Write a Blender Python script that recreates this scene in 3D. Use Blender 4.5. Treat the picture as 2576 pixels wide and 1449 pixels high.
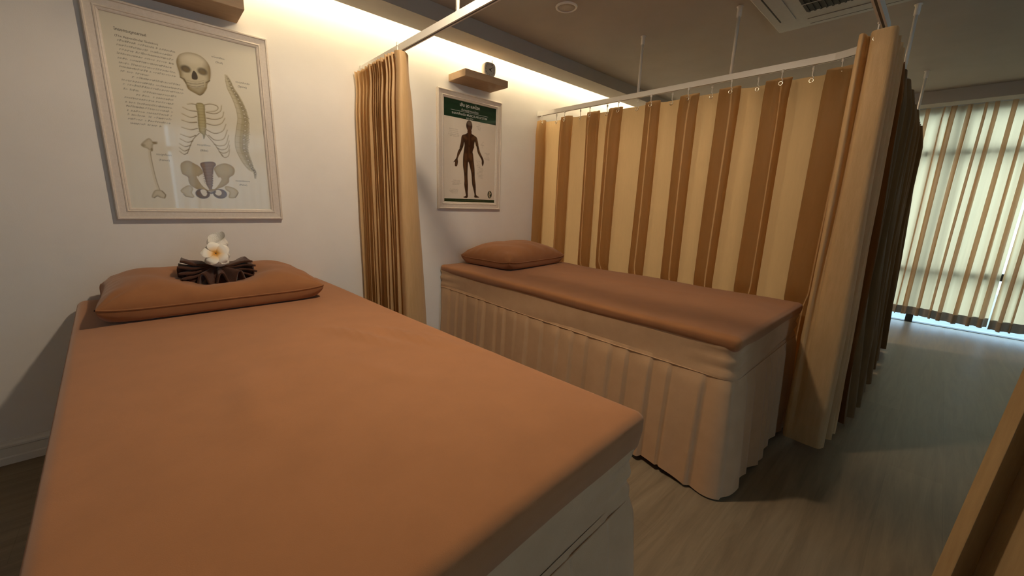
import bpy, math, random
import numpy as np
from mathutils import Matrix, Vector

for o in list(bpy.data.objects):
    bpy.data.objects.remove(o)
scene = bpy.context.scene
COL = scene.collection
random.seed(7)
RNG = np.random.default_rng(7)
PI = math.pi

# ------------------------------------------------------------------ camera
CAM = np.array([0.0, -2.5, 1.1475])
YAW, PITCH, ROLL, FPX = math.radians(42.8806), math.radians(12.246), math.radians(1.899), 984.7
fw = np.array([math.sin(YAW) * math.cos(PITCH), math.cos(YAW) * math.cos(PITCH), -math.sin(PITCH)])
rt = np.cross(fw, [0, 0, 1]); rt /= np.linalg.norm(rt)
up = np.cross(rt, fw)
rt, up = math.cos(ROLL) * rt + math.sin(ROLL) * up, -math.sin(ROLL) * rt + math.cos(ROLL) * up
cd = bpy.data.cameras.new('camera'); cam = bpy.data.objects.new('camera', cd); COL.objects.link(cam)
cd.sensor_width = 36.0; cd.lens = FPX / 2576 * 36.0; cd.clip_start = 0.02
cam.matrix_world = Matrix(((rt[0], up[0], -fw[0], CAM[0]), (rt[1], up[1], -fw[1], CAM[1]),
                           (rt[2], up[2], -fw[2], CAM[2]), (0, 0, 0, 1)))
scene.camera = cam

# ------------------------------------------------------------------ world, light, exposure
SKY = 2.6
COVE = 40.0
KEY = 46.0
world = bpy.data.worlds.new('world'); scene.world = world; world.use_nodes = True
bg = world.node_tree.nodes['Background']
bg.inputs[0].default_value = (0.50, 0.78, 1.0, 1); bg.inputs[1].default_value = SKY
scene.view_settings.view_transform = 'Standard'; scene.view_settings.look = 'None'
scene.view_settings.exposure = 0.62; scene.view_settings.gamma = 1.0
scene.view_settings.use_curve_mapping = False


def portal(name, loc, rot, sx, sy):
    ld = bpy.data.lights.new(name, 'AREA'); ld.shape = 'RECTANGLE'; ld.size = sx; ld.size_y = sy
    ld.cycles.is_portal = True
    o = bpy.data.objects.new(name, ld); COL.objects.link(o); o.location = loc; o.rotation_euler = rot
    return o


portal('daylight_portal', (6.3, -2.4, 1.1), (0, PI / 2, 0), 2.3, 4.6)
portal('daylight_portal', (.65, -5.33, 1.1), (PI / 2, 0, 0), 2.0, 2.2)


# ------------------------------------------------------------------ helpers
def pray(px, py):
    d = rt * ((px - 1288) / FPX) - up * ((py - 724.5) / FPX) + fw
    return d


def wall_xz(px, py, y=-0.015):
    d = pray(px, py); t = (y - CAM[1]) / d[1]
    return CAM[0] + t * d[0], CAM[2] + t * d[2]


def tag(o, label=None, cat=None, group=None, kind=None):
    if label: o['label'] = label
    if cat: o['category'] = cat
    if group: o['group'] = group
    if kind: o['kind'] = kind
    return o


def thing(name, label, cat, loc=(0, 0, 0), rz=0.0, group=None):
    o = bpy.data.objects.new(name, None); COL.objects.link(o)
    o.empty_display_size = 0.05
    o.location = loc; o.rotation_euler = (0, 0, rz)
    return tag(o, label, cat, group)


def link_mesh(name, me, mat, parent=None, local=False):
    o = bpy.data.objects.new(name, me); COL.objects.link(o)
    if mat and len(me.materials) == 0: me.materials.append(mat)
    if parent:
        o.parent = parent
        if not local:      # vertices are in world space: undo the parents' translation
            p = Vector((0, 0, 0)); q = parent
            while q:
                p += Vector(q.location); q = q.parent
            o.location = -p
    return o


def mesh(name, V, F, mat, parent=None, smooth=False, local=False):
    me = bpy.data.meshes.new(name)
    me.from_pydata([tuple(map(float, v)) for v in V], [], [tuple(map(int, f)) for f in F]); me.update()
    if smooth: me.polygons.foreach_set('use_smooth', [True] * len(me.polygons))
    return link_mesh(name, me, mat, parent, local)


class MB:
    """collects several primitive shapes into one mesh"""
    def __init__(s): s.V = []; s.F = []

    def add(s, V, F):
        n = len(s.V); s.V += [tuple(v) for v in V]; s.F += [tuple(i + n for i in f) for f in F]; return s

    def box(s, x0, x1, y0, y1, z0, z1, b=0.0):
        x0, x1 = min(x0, x1), max(x0, x1); y0, y1 = min(y0, y1), max(y0, y1); z0, z1 = min(z0, z1), max(z0, z1)
        if b <= 0:
            V = [(x, y, z) for z in (z0, z1) for y in (y0, y1) for x in (x0, x1)]
            return s.add(V, [(0, 2, 3, 1), (4, 5, 7, 6), (0, 1, 5, 4), (2, 6, 7, 3), (0, 4, 6, 2), (1, 3, 7, 5)])
        # chamfered box: 24 vertices
        V = []; idx = {}
        for i, sx in enumerate((x0, x1)):
            for j, sy in enumerate((y0, y1)):
                for k, sz in enumerate((z0, z1)):
                    dx = b if i == 0 else -b; dy = b if j == 0 else -b; dz = b if k == 0 else -b
                    idx[i, j, k, 'x'] = len(V); V.append((sx, sy + dy, sz + dz))
                    idx[i, j, k, 'y'] = len(V); V.append((sx + dx, sy, sz + dz))
                    idx[i, j, k, 'z'] = len(V); V.append((sx + dx, sy + dy, sz))
        F = []
        for i in (0, 1): F.append([idx[i, a, c, 'x'] for a, c in ((0, 0), (0, 1), (1, 1), (1, 0))])
        for i in (0, 1): F.append([idx[a, i, c, 'y'] for a, c in ((0, 0), (0, 1), (1, 1), (1, 0))])
        for i in (0, 1): F.append([idx[a, c, i, 'z'] for a, c in ((0, 0), (0, 1), (1, 1), (1, 0))])
        for j in (0, 1):
            for k in (0, 1):
                F.append([idx[0, j, k, 'y'], idx[1, j, k, 'y'], idx[1, j, k, 'z'], idx[0, j, k, 'z']])
                F.append([idx[j, 0, k, 'x'], idx[j, 1, k, 'x'], idx[j, 1, k, 'z'], idx[j, 0, k, 'z']])
                F.append([idx[j, k, 0, 'x'], idx[j, k, 1, 'x'], idx[j, k, 1, 'y'], idx[j, k, 0, 'y']])
                for i in (0, 1): F.append([idx[i, j, k, 'x'], idx[i, j, k, 'y'], idx[i, j, k, 'z']])
        return s.add(V, F)

    def tube(s, pts, r, n=12, cap=True):
        pts = [np.array(p, float) for p in pts]; rr = r if hasattr(r, '__len__') else [r] * len(pts)
        V = []; up0 = None
        for i, p in enumerate(pts):
            t = pts[min(i + 1, len(pts) - 1)] - pts[max(i - 1, 0)]; t = t / (np.linalg.norm(t) + 1e-12)
            if up0 is None: up0 = np.array([0, 0, 1.0]) if abs(t[2]) < .9 else np.array([1.0, 0, 0])
            a = np.cross(t, up0); a /= np.linalg.norm(a); b = np.cross(a, t); up0 = b
            for k in range(n):
                an = 2 * PI * k / n; V.append(p + rr[i] * (math.cos(an) * a + math.sin(an) * b))
        F = [(i * n + k, i * n + (k + 1) % n, (i + 1) * n + (k + 1) % n, (i + 1) * n + k)
             for i in range(len(pts) - 1) for k in range(n)]
        if cap: F += [tuple(range(n))[::-1], tuple((len(pts) - 1) * n + k for k in range(n))]
        return s.add(V, F)

    def lathe(s, prof, c, n=32, axis=2):
        V = []; F = []
        for r, h in prof:
            for k in range(n):
                a = 2 * PI * k / n; p = [c[0] + r * math.cos(a), c[1] + r * math.sin(a), c[2] + h]
                V.append(p)
        for i in range(len(prof) - 1):
            for k in range(n): F.append((i * n + k, i * n + (k + 1) % n, (i + 1) * n + (k + 1) % n, (i + 1) * n + k))
        return s.add(V, F)

    def sweep(s, path, prof, closed=False):
        """profile (offset sideways, height) swept along a plan path with mitred corners"""
        P = [np.array(p, float) for p in path]; n = len(P); m = len(prof); V = []
        for i in range(n):
            a = P[i] - P[i - 1] if (i > 0 or closed) else P[1] - P[0]
            b = P[(i + 1) % n] - P[i] if (i < n - 1 or closed) else P[-1] - P[-2]
            a = a / np.linalg.norm(a); b = b / np.linalg.norm(b)
            na = np.array([-a[1], a[0]]); nb = np.array([-b[1], b[0]])
            q = na + nb; q = q / max(q @ na, 1e-6) if False else (na + nb) / (1 + na @ nb)
            for u, h in prof: V.append((P[i][0] + q[0] * u, P[i][1] + q[1] * u, h))
        F = []
        for i in range(n if closed else n - 1):
            for k in range(m):
                F.append((i * m + k, i * m + (k + 1) % m, ((i + 1) % n) * m + (k + 1) % m, ((i + 1) % n) * m + k))
        if not closed: F += [tuple(range(m))[::-1], tuple((n - 1) * m + k for k in range(m))]
        return s.add(V, F)

    def build(s, name, mat, parent=None, smooth=False, local=False):
        return mesh(name, s.V, s.F, mat, parent, smooth, local)


def grid(name, P, mat, parent=None, smooth=True, local=False, closed=False):
    nu, nv = P.shape[:2]
    me = bpy.data.meshes.new(name)
    I = np.arange(nu * nv).reshape(nu, nv)
    if closed: I = np.vstack([I, I[:1]])
    F = np.stack([I[:-1, :-1], I[1:, :-1], I[1:, 1:], I[:-1, 1:]], -1).reshape(-1, 4)
    me.vertices.add(nu * nv); me.vertices.foreach_set('co', P.reshape(-1).astype(np.float32))
    me.loops.add(F.size); me.loops.foreach_set('vertex_index', F.reshape(-1).astype(np.int32))
    me.polygons.add(len(F)); me.polygons.foreach_set('loop_start', np.arange(0, F.size, 4, dtype=np.int32))
    me.update(calc_edges=True); me.validate()
    if smooth: me.polygons.foreach_set('use_smooth', np.ones(len(F), dtype=bool))
    return link_mesh(name, me, mat, parent, local)


def rounded_box(sx, sy, sz, r, n=(40, 60, 8), rz=None):
    """rounded box centred in x,y with base at z=0; dense quads, ready to be displaced"""
    def ax(L, k):
        e = np.array([0, .25, .5, .75, 1.0]) * r
        return np.concatenate([-L / 2 + e, np.linspace(-L / 2 + r, L / 2 - r, k + 2)[1:-1], L / 2 - e[::-1]])
    X, Y, Z = ax(sx, n[0]), ax(sy, n[1]), ax(sz, n[2]) + sz / 2
    V = []; F = []; key = {}

    def vid(p):
        k = (round(p[0], 5), round(p[1], 5), round(p[2], 5))
        if k not in key: key[k] = len(V); V.append(p)
        return key[k]
    def face(A, B, f):
        for i in range(len(A) - 1):
            for j in range(len(B) - 1):
                F.append([vid(f(A[i], B[j])), vid(f(A[i + 1], B[j])), vid(f(A[i + 1], B[j + 1])), vid(f(A[i], B[j + 1]))])
    face(X, Y, lambda a, b: (a, b, sz)); face(Y, X, lambda a, b: (b, a, 0.0))
    face(X, Z, lambda a, b: (a, -sy / 2, b)); face(Z, X, lambda a, b: (b, sy / 2, a))
    face(Z, Y, lambda a, b: (-sx / 2, b, a)); face(Y, Z, lambda a, b: (sx / 2, a, b))
    V = np.array(V, float)
    lo = np.array([-sx / 2 + r, -sy / 2 + r, r]); hi = np.array([sx / 2 - r, sy / 2 - r, sz - r])
    inner = np.clip(V, lo, hi); d = V - inner; L = np.linalg.norm(d, axis=1, keepdims=True)
    V = inner + np.where(L > 1e-9, d / np.maximum(L, 1e-9) * r, 0)
    return V, F


# ------------------------------------------------------------------ materials
def nt(name):
    m = bpy.data.materials.new(name); m.use_nodes = True; t = m.node_tree; t.nodes.clear()
    out = t.nodes.new('ShaderNodeOutputMaterial')
    return m, t, out


def N(t, typ, **k):
    n = t.nodes.new(typ)
    for a, v in k.items():
        if a.startswith('i_'):
            key = a[2:].replace('_', ' '); n.inputs[key].default_value = v
        else: setattr(n, a, v)
    return n


def noise_col(t, c1, c2, scale=30.0, detail=4.0, stretch=(1, 1, 1), rough=.6):
    tc = N(t, 'ShaderNodeTexCoord'); mp = N(t, 'ShaderNodeMapping'); mp.inputs['Scale'].default_value = stretch
    t.links.new(tc.outputs['Object'], mp.inputs['Vector'])
    no = N(t, 'ShaderNodeTexNoise', i_Scale=scale, i_Detail=detail, i_Roughness=rough)
    t.links.new(mp.outputs[0], no.inputs['Vector'])
    ra = N(t, 'ShaderNodeValToRGB'); ra.color_ramp.elements[0].color = (*c1, 1); ra.color_ramp.elements[1].color = (*c2, 1)
    ra.color_ramp.elements[0].position = .3; ra.color_ramp.elements[1].position = .7
    t.links.new(no.outputs['Fac'], ra.inputs[0])
    return ra, no, mp


def mat_basic(name, c1, c2=None, rough=.8, scale=40.0, bump=0.0, stretch=(1, 1, 1), spec=.3, metal=0.0, sheen=0.0, bscale=None):
    m, t, out = nt(name)
    b = N(t, 'ShaderNodeBsdfPrincipled', i_Roughness=rough, i_Metallic=metal)
    b.inputs['Specular IOR Level'].default_value = spec
    if sheen: b.inputs['Sheen Weight'].default_value = sheen
    ra, no, mp = noise_col(t, c1, c2 or c1, scale, stretch=stretch)
    t.links.new(ra.outputs[0], b.inputs['Base Color'])
    if bump:
        n2 = no
        if bscale:
            n2 = N(t, 'ShaderNodeTexNoise', i_Scale=bscale, i_Detail=3.0); t.links.new(mp.outputs[0], n2.inputs['Vector'])
        bp = N(t, 'ShaderNodeBump', i_Strength=bump, i_Distance=.01); t.links.new(n2.outputs['Fac'], bp.inputs['Height'])
        t.links.new(bp.outputs[0], b.inputs['Normal'])
    t.links.new(b.outputs[0], out.inputs[0])
    return m


def mat_cloth(name, c1, c2, trans, tcol, gloss=.0, scale=60.0, bump=.15, stretch=(1, 1, 1)):
    """thin cloth: diffuse + light passing through"""
    m, t, out = nt(name)
    ra, no, mp = noise_col(t, c1, c2, scale, stretch=stretch)
    d = N(t, 'ShaderNodeBsdfPrincipled', i_Roughness=.55 if gloss else .9)
    d.inputs['Specular IOR Level'].default_value = .25 + gloss
    d.inputs['Sheen Weight'].default_value = .15
    t.links.new(ra.outputs[0], d.inputs['Base Color'])
    tr = N(t, 'ShaderNodeBsdfTranslucent'); tr.inputs[0].default_value = (*tcol, 1)
    bp = N(t, 'ShaderNodeBump', i_Strength=bump, i_Distance=.004)
    wn = N(t, 'ShaderNodeTexNoise', i_Scale=400.0, i_Detail=2.0); t.links.new(mp.outputs[0], wn.inputs['Vector'])
    t.links.new(wn.outputs['Fac'], bp.inputs['Height']); t.links.new(bp.outputs[0], d.inputs['Normal'])
    mx = N(t, 'ShaderNodeMixShader'); mx.inputs[0].default_value = trans
    t.links.new(d.outputs[0], mx.inputs[1]); t.links.new(tr.outputs[0], mx.inputs[2])
    t.links.new(mx.outputs[0], out.inputs[0])
    return m


def mat_attr(name, rough=.6, spec=.2):
    m, t, out = nt(name)
    b = N(t, 'ShaderNodeBsdfPrincipled', i_Roughness=rough); b.inputs['Specular IOR Level'].default_value = spec
    a = N(t, 'ShaderNodeAttribute', attribute_name='print')
    t.links.new(a.outputs['Color'], b.inputs['Base Color']); t.links.new(b.outputs[0], out.inputs[0])
    return m


def mat_glass(name, refl=1.0, rough=.02):
    m, t, out = nt(name)
    tr = N(t, 'ShaderNodeBsdfTransparent'); g = N(t, 'ShaderNodeBsdfGlossy', i_Roughness=rough)
    lw = N(t, 'ShaderNodeLayerWeight', i_Blend=.5); fr = N(t, 'ShaderNodeMath', operation='POWER'); fr.inputs[1].default_value = 5.0
    t.links.new(lw.outputs['Facing'], fr.inputs[0])      # same reflectance from both faces of the thin pane
    mu = N(t, 'ShaderNodeMath', operation='MULTIPLY_ADD'); mu.inputs[1].default_value = .9 * refl; mu.inputs[2].default_value = .045 * refl
    mx = N(t, 'ShaderNodeMixShader'); t.links.new(fr.outputs[0], mu.inputs[0]); t.links.new(mu.outputs[0], mx.inputs[0])
    t.links.new(tr.outputs[0], mx.inputs[1]); t.links.new(g.outputs[0], mx.inputs[2]); t.links.new(mx.outputs[0], out.inputs[0])
    return m


def mat_emit(name, col, s):
    m, t, out = nt(name); e = N(t, 'ShaderNodeEmission'); e.inputs[0].default_value = (*col, 1); e.inputs[1].default_value = s
    t.links.new(e.outputs[0], out.inputs[0]); return m


def mat_floor(name):
    m, t, out = nt(name)
    b = N(t, 'ShaderNodeBsdfPrincipled', i_Roughness=.42); b.inputs['Specular IOR Level'].default_value = .32
    tc = N(t, 'ShaderNodeTexCoord')
    br = N(t, 'ShaderNodeTexBrick', offset=.37, i_Scale=1.0)
    br.inputs['Brick Width'].default_value = 1.22; br.inputs['Row Height'].default_value = .18; br.inputs['Mortar Size'].default_value = .0012
    br.inputs['Color1'].default_value = (.235, .178, .112, 1); br.inputs['Color2'].default_value = (.265, .205, .13, 1); br.inputs['Mortar'].default_value = (.22, .168, .106, 1)
    t.links.new(tc.outputs['Object'], br.inputs['Vector'])
    mp = N(t, 'ShaderNodeMapping'); mp.inputs['Scale'].default_value = (1.3, 16, 1); t.links.new(tc.outputs['Object'], mp.inputs['Vector'])
    no = N(t, 'ShaderNodeTexNoise', i_Scale=1.6, i_Detail=6.0, i_Roughness=.65, i_Distortion=.6); t.links.new(mp.outputs[0], no.inputs['Vector'])
    ra = N(t, 'ShaderNodeValToRGB'); ra.color_ramp.elements[0].position = .3; ra.color_ramp.elements[0].color = (.72, .70, .68, 1)
    ra.color_ramp.elements[1].position = .7; ra.color_ramp.elements[1].color = (1.15, 1.15, 1.15, 1)
    t.links.new(no.outputs['Fac'], ra.inputs[0])
    mx = N(t, 'ShaderNodeMix', data_type='RGBA', blend_type='MULTIPLY'); mx.inputs[0].default_value = 1.0
    t.links.new(br.outputs['Color'], mx.inputs[6]); t.links.new(ra.outputs[0], mx.inputs[7])
    t.links.new(mx.outputs[2], b.inputs['Base Color'])
    mr = N(t, 'ShaderNodeMapRange'); mr.inputs['To Min'].default_value = .34; mr.inputs['To Max'].default_value = .5
    t.links.new(no.outputs['Fac'], mr.inputs[0]); t.links.new(mr.outputs[0], b.inputs['Roughness'])
    t.links.new(b.outputs[0], out.inputs[0]); return m


M = {}
M['wall'] = mat_basic('wall_paint', (.79, .76, .71), (.82, .79, .74), .85, 6.0, .04, bscale=260.0, spec=.2)
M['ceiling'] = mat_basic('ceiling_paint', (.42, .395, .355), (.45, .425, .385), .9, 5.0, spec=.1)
M['trim'] = mat_basic('trim_paint', (.80, .77, .70), (.83, .80, .73), .5, 8.0, spec=.4)
M['floor'] = mat_floor('oak_laminate')
M['sheet'] = mat_basic('brown_cotton', (.37, .162, .062), (.41, .180, .070), .82, 9.0, .10, bscale=700.0, spec=.2, sheen=.25)
M['pillow'] = mat_basic('brown_pillow_cotton', (.30, .128, .050), (.34, .145, .057), .82, 12.0, .10, bscale=700.0, spec=.2, sheen=.2)
M['skirt'] = mat_basic('beige_skirt_cotton', (.53, .335, .185), (.58, .37, .21), .88, 12.0, .12, bscale=600.0, spec=.15, sheen=.2)
M['curtain'] = mat_cloth('gold_curtain', (.58, .39, .185), (.68, .47, .24), .30, (.84, .57, .28), .12, 90.0, .3, (1, 1, .12))
M['partition'] = mat_cloth('gold_partition', (.30, .215, .085), (.38, .275, .115), .62, (.84, .58, .315), .12, 90.0, .3, (1, 1, .12))
M['aisle_curtain'] = mat_cloth('shade_darkened_curtain', (.12, .062, .022), (.16, .085, .03), .03, (.5, .28, .1), 0, 70.0, .2, (1, 1, .1))  # base colour darkened to carry the shade on the aisle side
M['curtain_back'] = mat_cloth('bronze_curtain', (.42, .27, .115), (.50, .33, .15), .05, (.70, .40, .14), .3, 70.0, .2, (1, 1, .1))
M['window_cloth'] = mat_cloth('ivory_window_curtain', (.52, .49, .38), (.58, .55, .43), .60, (.93, .66, .38), 0, 60.0, .2, (1, 1, .1))
M['sheer_open'] = mat_cloth('thin_white_sheer', (.72, .75, .78), (.76, .79, .82), .88, (.94, .96, .98), 0, 60.0, .1, (1, 1, .1))
M['sheer'] = mat_cloth('white_sheer', (.70, .72, .74), (.74, .76, .78), .25, (.80, .84, .88), 0, 60.0, .1, (1, 1, .1))
M['window_hem'] = mat_cloth('lined_hem', (.34, .27, .20), (.38, .30, .22), .05, (.5, .4, .3), 0, 60.0, .2)
M['white_metal'] = mat_basic('white_powder_coat', (.80, .78, .72), (.82, .80, .74), .38, 10.0, spec=.5)
M['slot'] = mat_basic('track_slot', (.10, .09, .08), (.12, .11, .10), .6)
M['chrome'] = mat_basic('eyelet_metal', (.80, .72, .58), (.85, .78, .64), .25, 20.0, metal=1.0)
M['plastic'] = mat_basic('white_plastic', (.75, .72, .66), (.78, .75, .69), .4, 20.0, spec=.5)
M['frame'] = mat_basic('cream_frame', (.62, .55, .47), (.68, .61, .53), .45, 90.0, .06, spec=.45)
M['shelf'] = mat_basic('shelf_veneer', (.40, .275, .17), (.47, .33, .205), .6, 8.0, stretch=(1, 6, 6), spec=.3)
M['print'] = mat_attr('poster_print', .45, .3)
M['ink'] = mat_basic('black_ink', (.10, .095, .07), (.12, .11, .085), .6)
M['ink_white'] = mat_basic('white_ink', (.75, .76, .70), (.78, .79, .73), .6)
M['glass'] = mat_glass('picture_glass', 1.0, .03)
M['window_glass'] = mat_glass('window_glass', .8, .01)
M['alu'] = mat_basic('window_aluminium', (.06, .055, .05), (.07, .065, .06), .5, metal=.3)
M['towel'] = mat_basic('dark_brown_towel', (.060, .022, .011), (.085, .033, .018), .95, 60.0, .35, bscale=500.0, spec=.1, sheen=.3)
M['white_towel'] = mat_basic('white_terry', (.84, .80, .72), (.88, .85, .78), .95, 80.0, .6, bscale=350.0, spec=.1)
M['petal'] = mat_attr('plumeria_petal', .5, .3)
M['clock_body'] = mat_basic('clock_case', (.78, .74, .66), (.80, .76, .68), .35, spec=.5)
M['clock_face'] = mat_basic('clock_dial', (.48, .45, .38), (.54, .50, .43), .4, 30.0)
M['clock_ink'] = mat_basic('clock_hands', (.02, .018, .012), (.03, .025, .02), .4)
M['ac'] = mat_basic('ac_plastic', (.33, .31, .275), (.36, .335, .30), .5, spec=.4)
M['ac_dark'] = mat_basic('ac_grille', (.03, .028, .025), (.04, .036, .03), .7)
M['lamp_on'] = mat_emit('downlight_lit', (1.0, .82, .6), 6.0)
M['lens'] = mat_basic('downlight_diffuser', (.42, .39, .34), (.45, .42, .37), .5)
M['cove'] = mat_emit('cove_led', (1.0, .80, .50), COVE)
M['bed_frame'] = mat_basic('dark_bed_frame', (.05, .035, .025), (.07, .05, .035), .6)
M['ground'] = mat_basic('outside_paving', (.40, .42, .42), (.48, .50, .50), .9, 3.0)

# ------------------------------------------------------------------ room shell
X0, X1, YR, ZC = -1.6, 6.10, -5.2, 2.254


def struct(name, mb, m, parent=None):
    o = mb.build(name, m, parent)
    if not parent: o['kind'] = 'structure'
    return o


struct('floor', MB().box(X0 - .12, X1 + .12, YR - .12, .12, -.12, 0), M['floor'])
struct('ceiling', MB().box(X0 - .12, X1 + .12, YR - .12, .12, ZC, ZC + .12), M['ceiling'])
struct('wall_back', MB().box(X0 - .12, X1 + .12, 0, .12, 0, ZC), M['wall'])
struct('wall_left', MB().box(X0 - .12, X0, YR, 0, 0, ZC), M['wall'])
# window side: glazed from y=-0.15 to -4.65
WY0, WY1, WZ0, WZ1 = -.15, -4.65, .0, 2.2
struct('wall_right', MB().box(X1, X1 + .12, WY0, 0, 0, ZC).box(X1, X1 + .12, YR, WY1, 0, ZC).box(X1, X1 + .12, WY1, WY0, WZ1, ZC), M['wall'])
# rear side: one window behind the photographer
RX0, RX1, RZ0, RZ1 = -.3, 1.62, .12, 2.12
struct('wall_rear', MB().box(X0 - .12, RX0, YR - .12, YR, 0, ZC).box(RX1, X1 + .12, YR - .12, YR, 0, ZC)
       .box(RX0, RX1, YR - .12, YR, RZ1, ZC).box(RX0, RX1, YR - .12, YR, 0, RZ0), M['wall'])
prof = [(0, 0), (-.016, 0), (-.016, .030), (-.013, .036), (-.013, .072), (-.018, .078), (-.018, .086), (-.010, .094), (-.008, .104), (0, .104)]
struct('baseboard_back', MB().sweep([(X0, 0), (X1, 0)], prof), M['trim'])
struct('baseboard_left', MB().sweep([(X0, YR), (X0, 0)], prof), M['trim'])
# cove beam along the poster wall
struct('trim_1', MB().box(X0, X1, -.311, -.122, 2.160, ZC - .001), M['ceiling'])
# bulkhead in front of the window curtain
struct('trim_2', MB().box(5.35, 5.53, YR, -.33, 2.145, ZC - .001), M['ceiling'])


def window(name, plane, a0, a1, z0, z1, bars, mulls, axis):
    w = bpy.data.objects.new(name, None); COL.objects.link(w); w['kind'] = 'structure'

    def bx(u0, u1, za, zb, d0, d1, nm, m):
        mb = MB()
        if axis == 'x': mb.box(plane + d0, plane + d1, u0, u1, za, zb)
        else: mb.box(u0, u1, plane + d0, plane + d1, za, zb)
        return mb.build(nm, m, w)
    lo, hi = min(a0, a1), max(a0, a1); f = .045
    bx(lo, hi, z0, z0 + .004, -.03, .03, 'bottom_rail', M['alu']); bx(lo, hi, z1 - f, z1, -.03, .03, 'top_rail', M['alu'])
    bx(lo, lo + f, z0, z1, -.03, .03, 'jamb', M['alu']); bx(hi - f, hi, z0, z1, -.03, .03, 'jamb', M['alu'])
    for b in bars: bx(lo, hi, b - .035, b + .035, -.035, .028, 'transom', M['alu'])
    for u in mulls: bx(u - .03, u + .03, z0, z1, -.025, .025, 'mullion', M['alu'])
    us = [lo] + sorted(mulls) + [hi]; zs = [z0] + sorted(bars) + [z1]
    for i in range(len(us) - 1):
        for k in range(len(zs) - 1): bx(us[i] + .02, us[i + 1] - .02, zs[k] + .02, zs[k + 1] - .02, -.003, .003, 'pane', M['window_glass'])
    return w


window('window_1', X1 + .045, WY0, WY1, WZ0, WZ1, [.585, 1.79], [-1.3, -2.42, -3.52], 'x')
window('window_2', YR - .06, RX0, RX1, RZ0, RZ1, [1.75], [.66], 'y')
# strip of paving outside each window, at floor level
struct('floor_outside_1', MB().box(X1 + .13, X1 + 4, -8, 3, -.16, -.06), M['ground'])
struct('floor_outside_2', MB().box(-3, 5, YR - 5, YR - .13, -.16, -.06), M['ground'])

# cove LED strip lying behind the beam
t = thing('cove_light', 'warm LED strip glowing in the cove above the posters', 'light', (3.0, -.10, 2.225))
MB().box(.15, 6.0, -.116, -.102, 2.222, 2.228).build('led_strip', M['cove'], t)
MB().box(.13, 6.02, -.1215, -.098, 2.2285, 2.236).build('channel', M['white_metal'], t)


# ------------------------------------------------------------------ curtains
def smooth_tanh(c, k, b):
    f = np.tanh(k * (c + b)); lo, hi = np.tanh(k * (-1 + b)), np.tanh(k * (1 + b))
    return 2 * (f - lo) / (hi - lo) - 1


def curtain_sheet(name, label, P, mat, hooks=None, hem=None, group=None, z_track=1.885):
    """P[nu,nv,3] cloth from the top row (v=0) to the hem"""
    base = tuple(np.round([P[:, -1, 0].mean(), P[:, -1, 1].mean(), P[:, -1, 2].min()], 4))
    t = thing('curtain', label, 'curtain', base, group=group)
    if hem:
        k = hem[0]
        grid('cloth', P[:, :k + 1], mat, t); h = grid('hem', P[:, k:], hem[1], t)
    else: grid('cloth', P, mat, t)
    for (hx, hy, nx, ny) in (hooks or []):
        z = P[0, 0, 2]
        hang_hook(t, hx, hy, z, nx, ny, z_track)
    return t


_hk = {}


def hang_hook(t, hx, hy, z, nx, ny, z_track):
    if 'hook' not in _hk:
        me = bpy.data.meshes.new('hook'); mb = MB().tube([(0, 0, -.004), (0, 0, .012), (0, 0, .03)], .0028, 6).tube([(0, 0, .024), (0, 0, .04)], .006, 8)
        mb.tube([(0, 0, -.002), (0.0, -.006, -.012), (0, -.007, -.022), (0, -.002, -.028)], .0018, 6)
        me.from_pydata([tuple(v) for v in mb.V], [], mb.F); me.materials.append(M['plastic']); _hk['hook'] = me
        me2 = bpy.data.meshes.new('eyelet'); mb = MB()
        mb.tube([(.0095 * math.cos(a), 0, .0095 * math.sin(a)) for a in np.linspace(0, 2 * PI, 17)], .0028, 6, False)
        me2.from_pydata([tuple(v) for v in mb.V], [], mb.F); me2.materials.append(M['chrome']); me2.polygons.foreach_set('use_smooth', [True] * len(me2.polygons)); _hk['eyelet'] = me2
    b = Vector(t.location)
    o = bpy.data.objects.new('hook', _hk['hook']); COL.objects.link(o); o.parent = t; o.location = Vector((hx, hy, z)) - b
    e = bpy.data.objects.new('eyelet', _hk['eyelet']); COL.objects.link(e); e.parent = t
    e.location = Vector((hx + nx * .004, hy + ny * .004, z - .028)) - b; e.rotation_euler = (0, 0, math.atan2(ny, nx) + PI / 2)


def spline(pts, n):
    """Catmull-Rom through plan points, n samples"""
    P = np.array(pts, float); P = np.vstack([2 * P[0] - P[1], P, 2 * P[-1] - P[-2]])
    m = len(pts) - 1; tt = np.linspace(0, m - 1e-6, n); i = tt.astype(int); f = (tt - i)[:, None]
    a, b, c, d = P[i], P[i + 1], P[i + 2], P[i + 3]
    return .5 * (2 * b + (c - a) * f + (2 * a - 5 * b + 4 * c - d) * f ** 2 + (3 * b - a - 3 * c + d) * f ** 3)


def wob(n, amp, k=5, seed=0):
    r = np.random.default_rng(seed); s = np.linspace(0, 1, n); o = np.zeros(n)
    for j in range(1, k + 1): o += r.normal() / j * np.sin(2 * PI * j * s * 1.3 + r.uniform(0, 6.3))
    return amp * o


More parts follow.
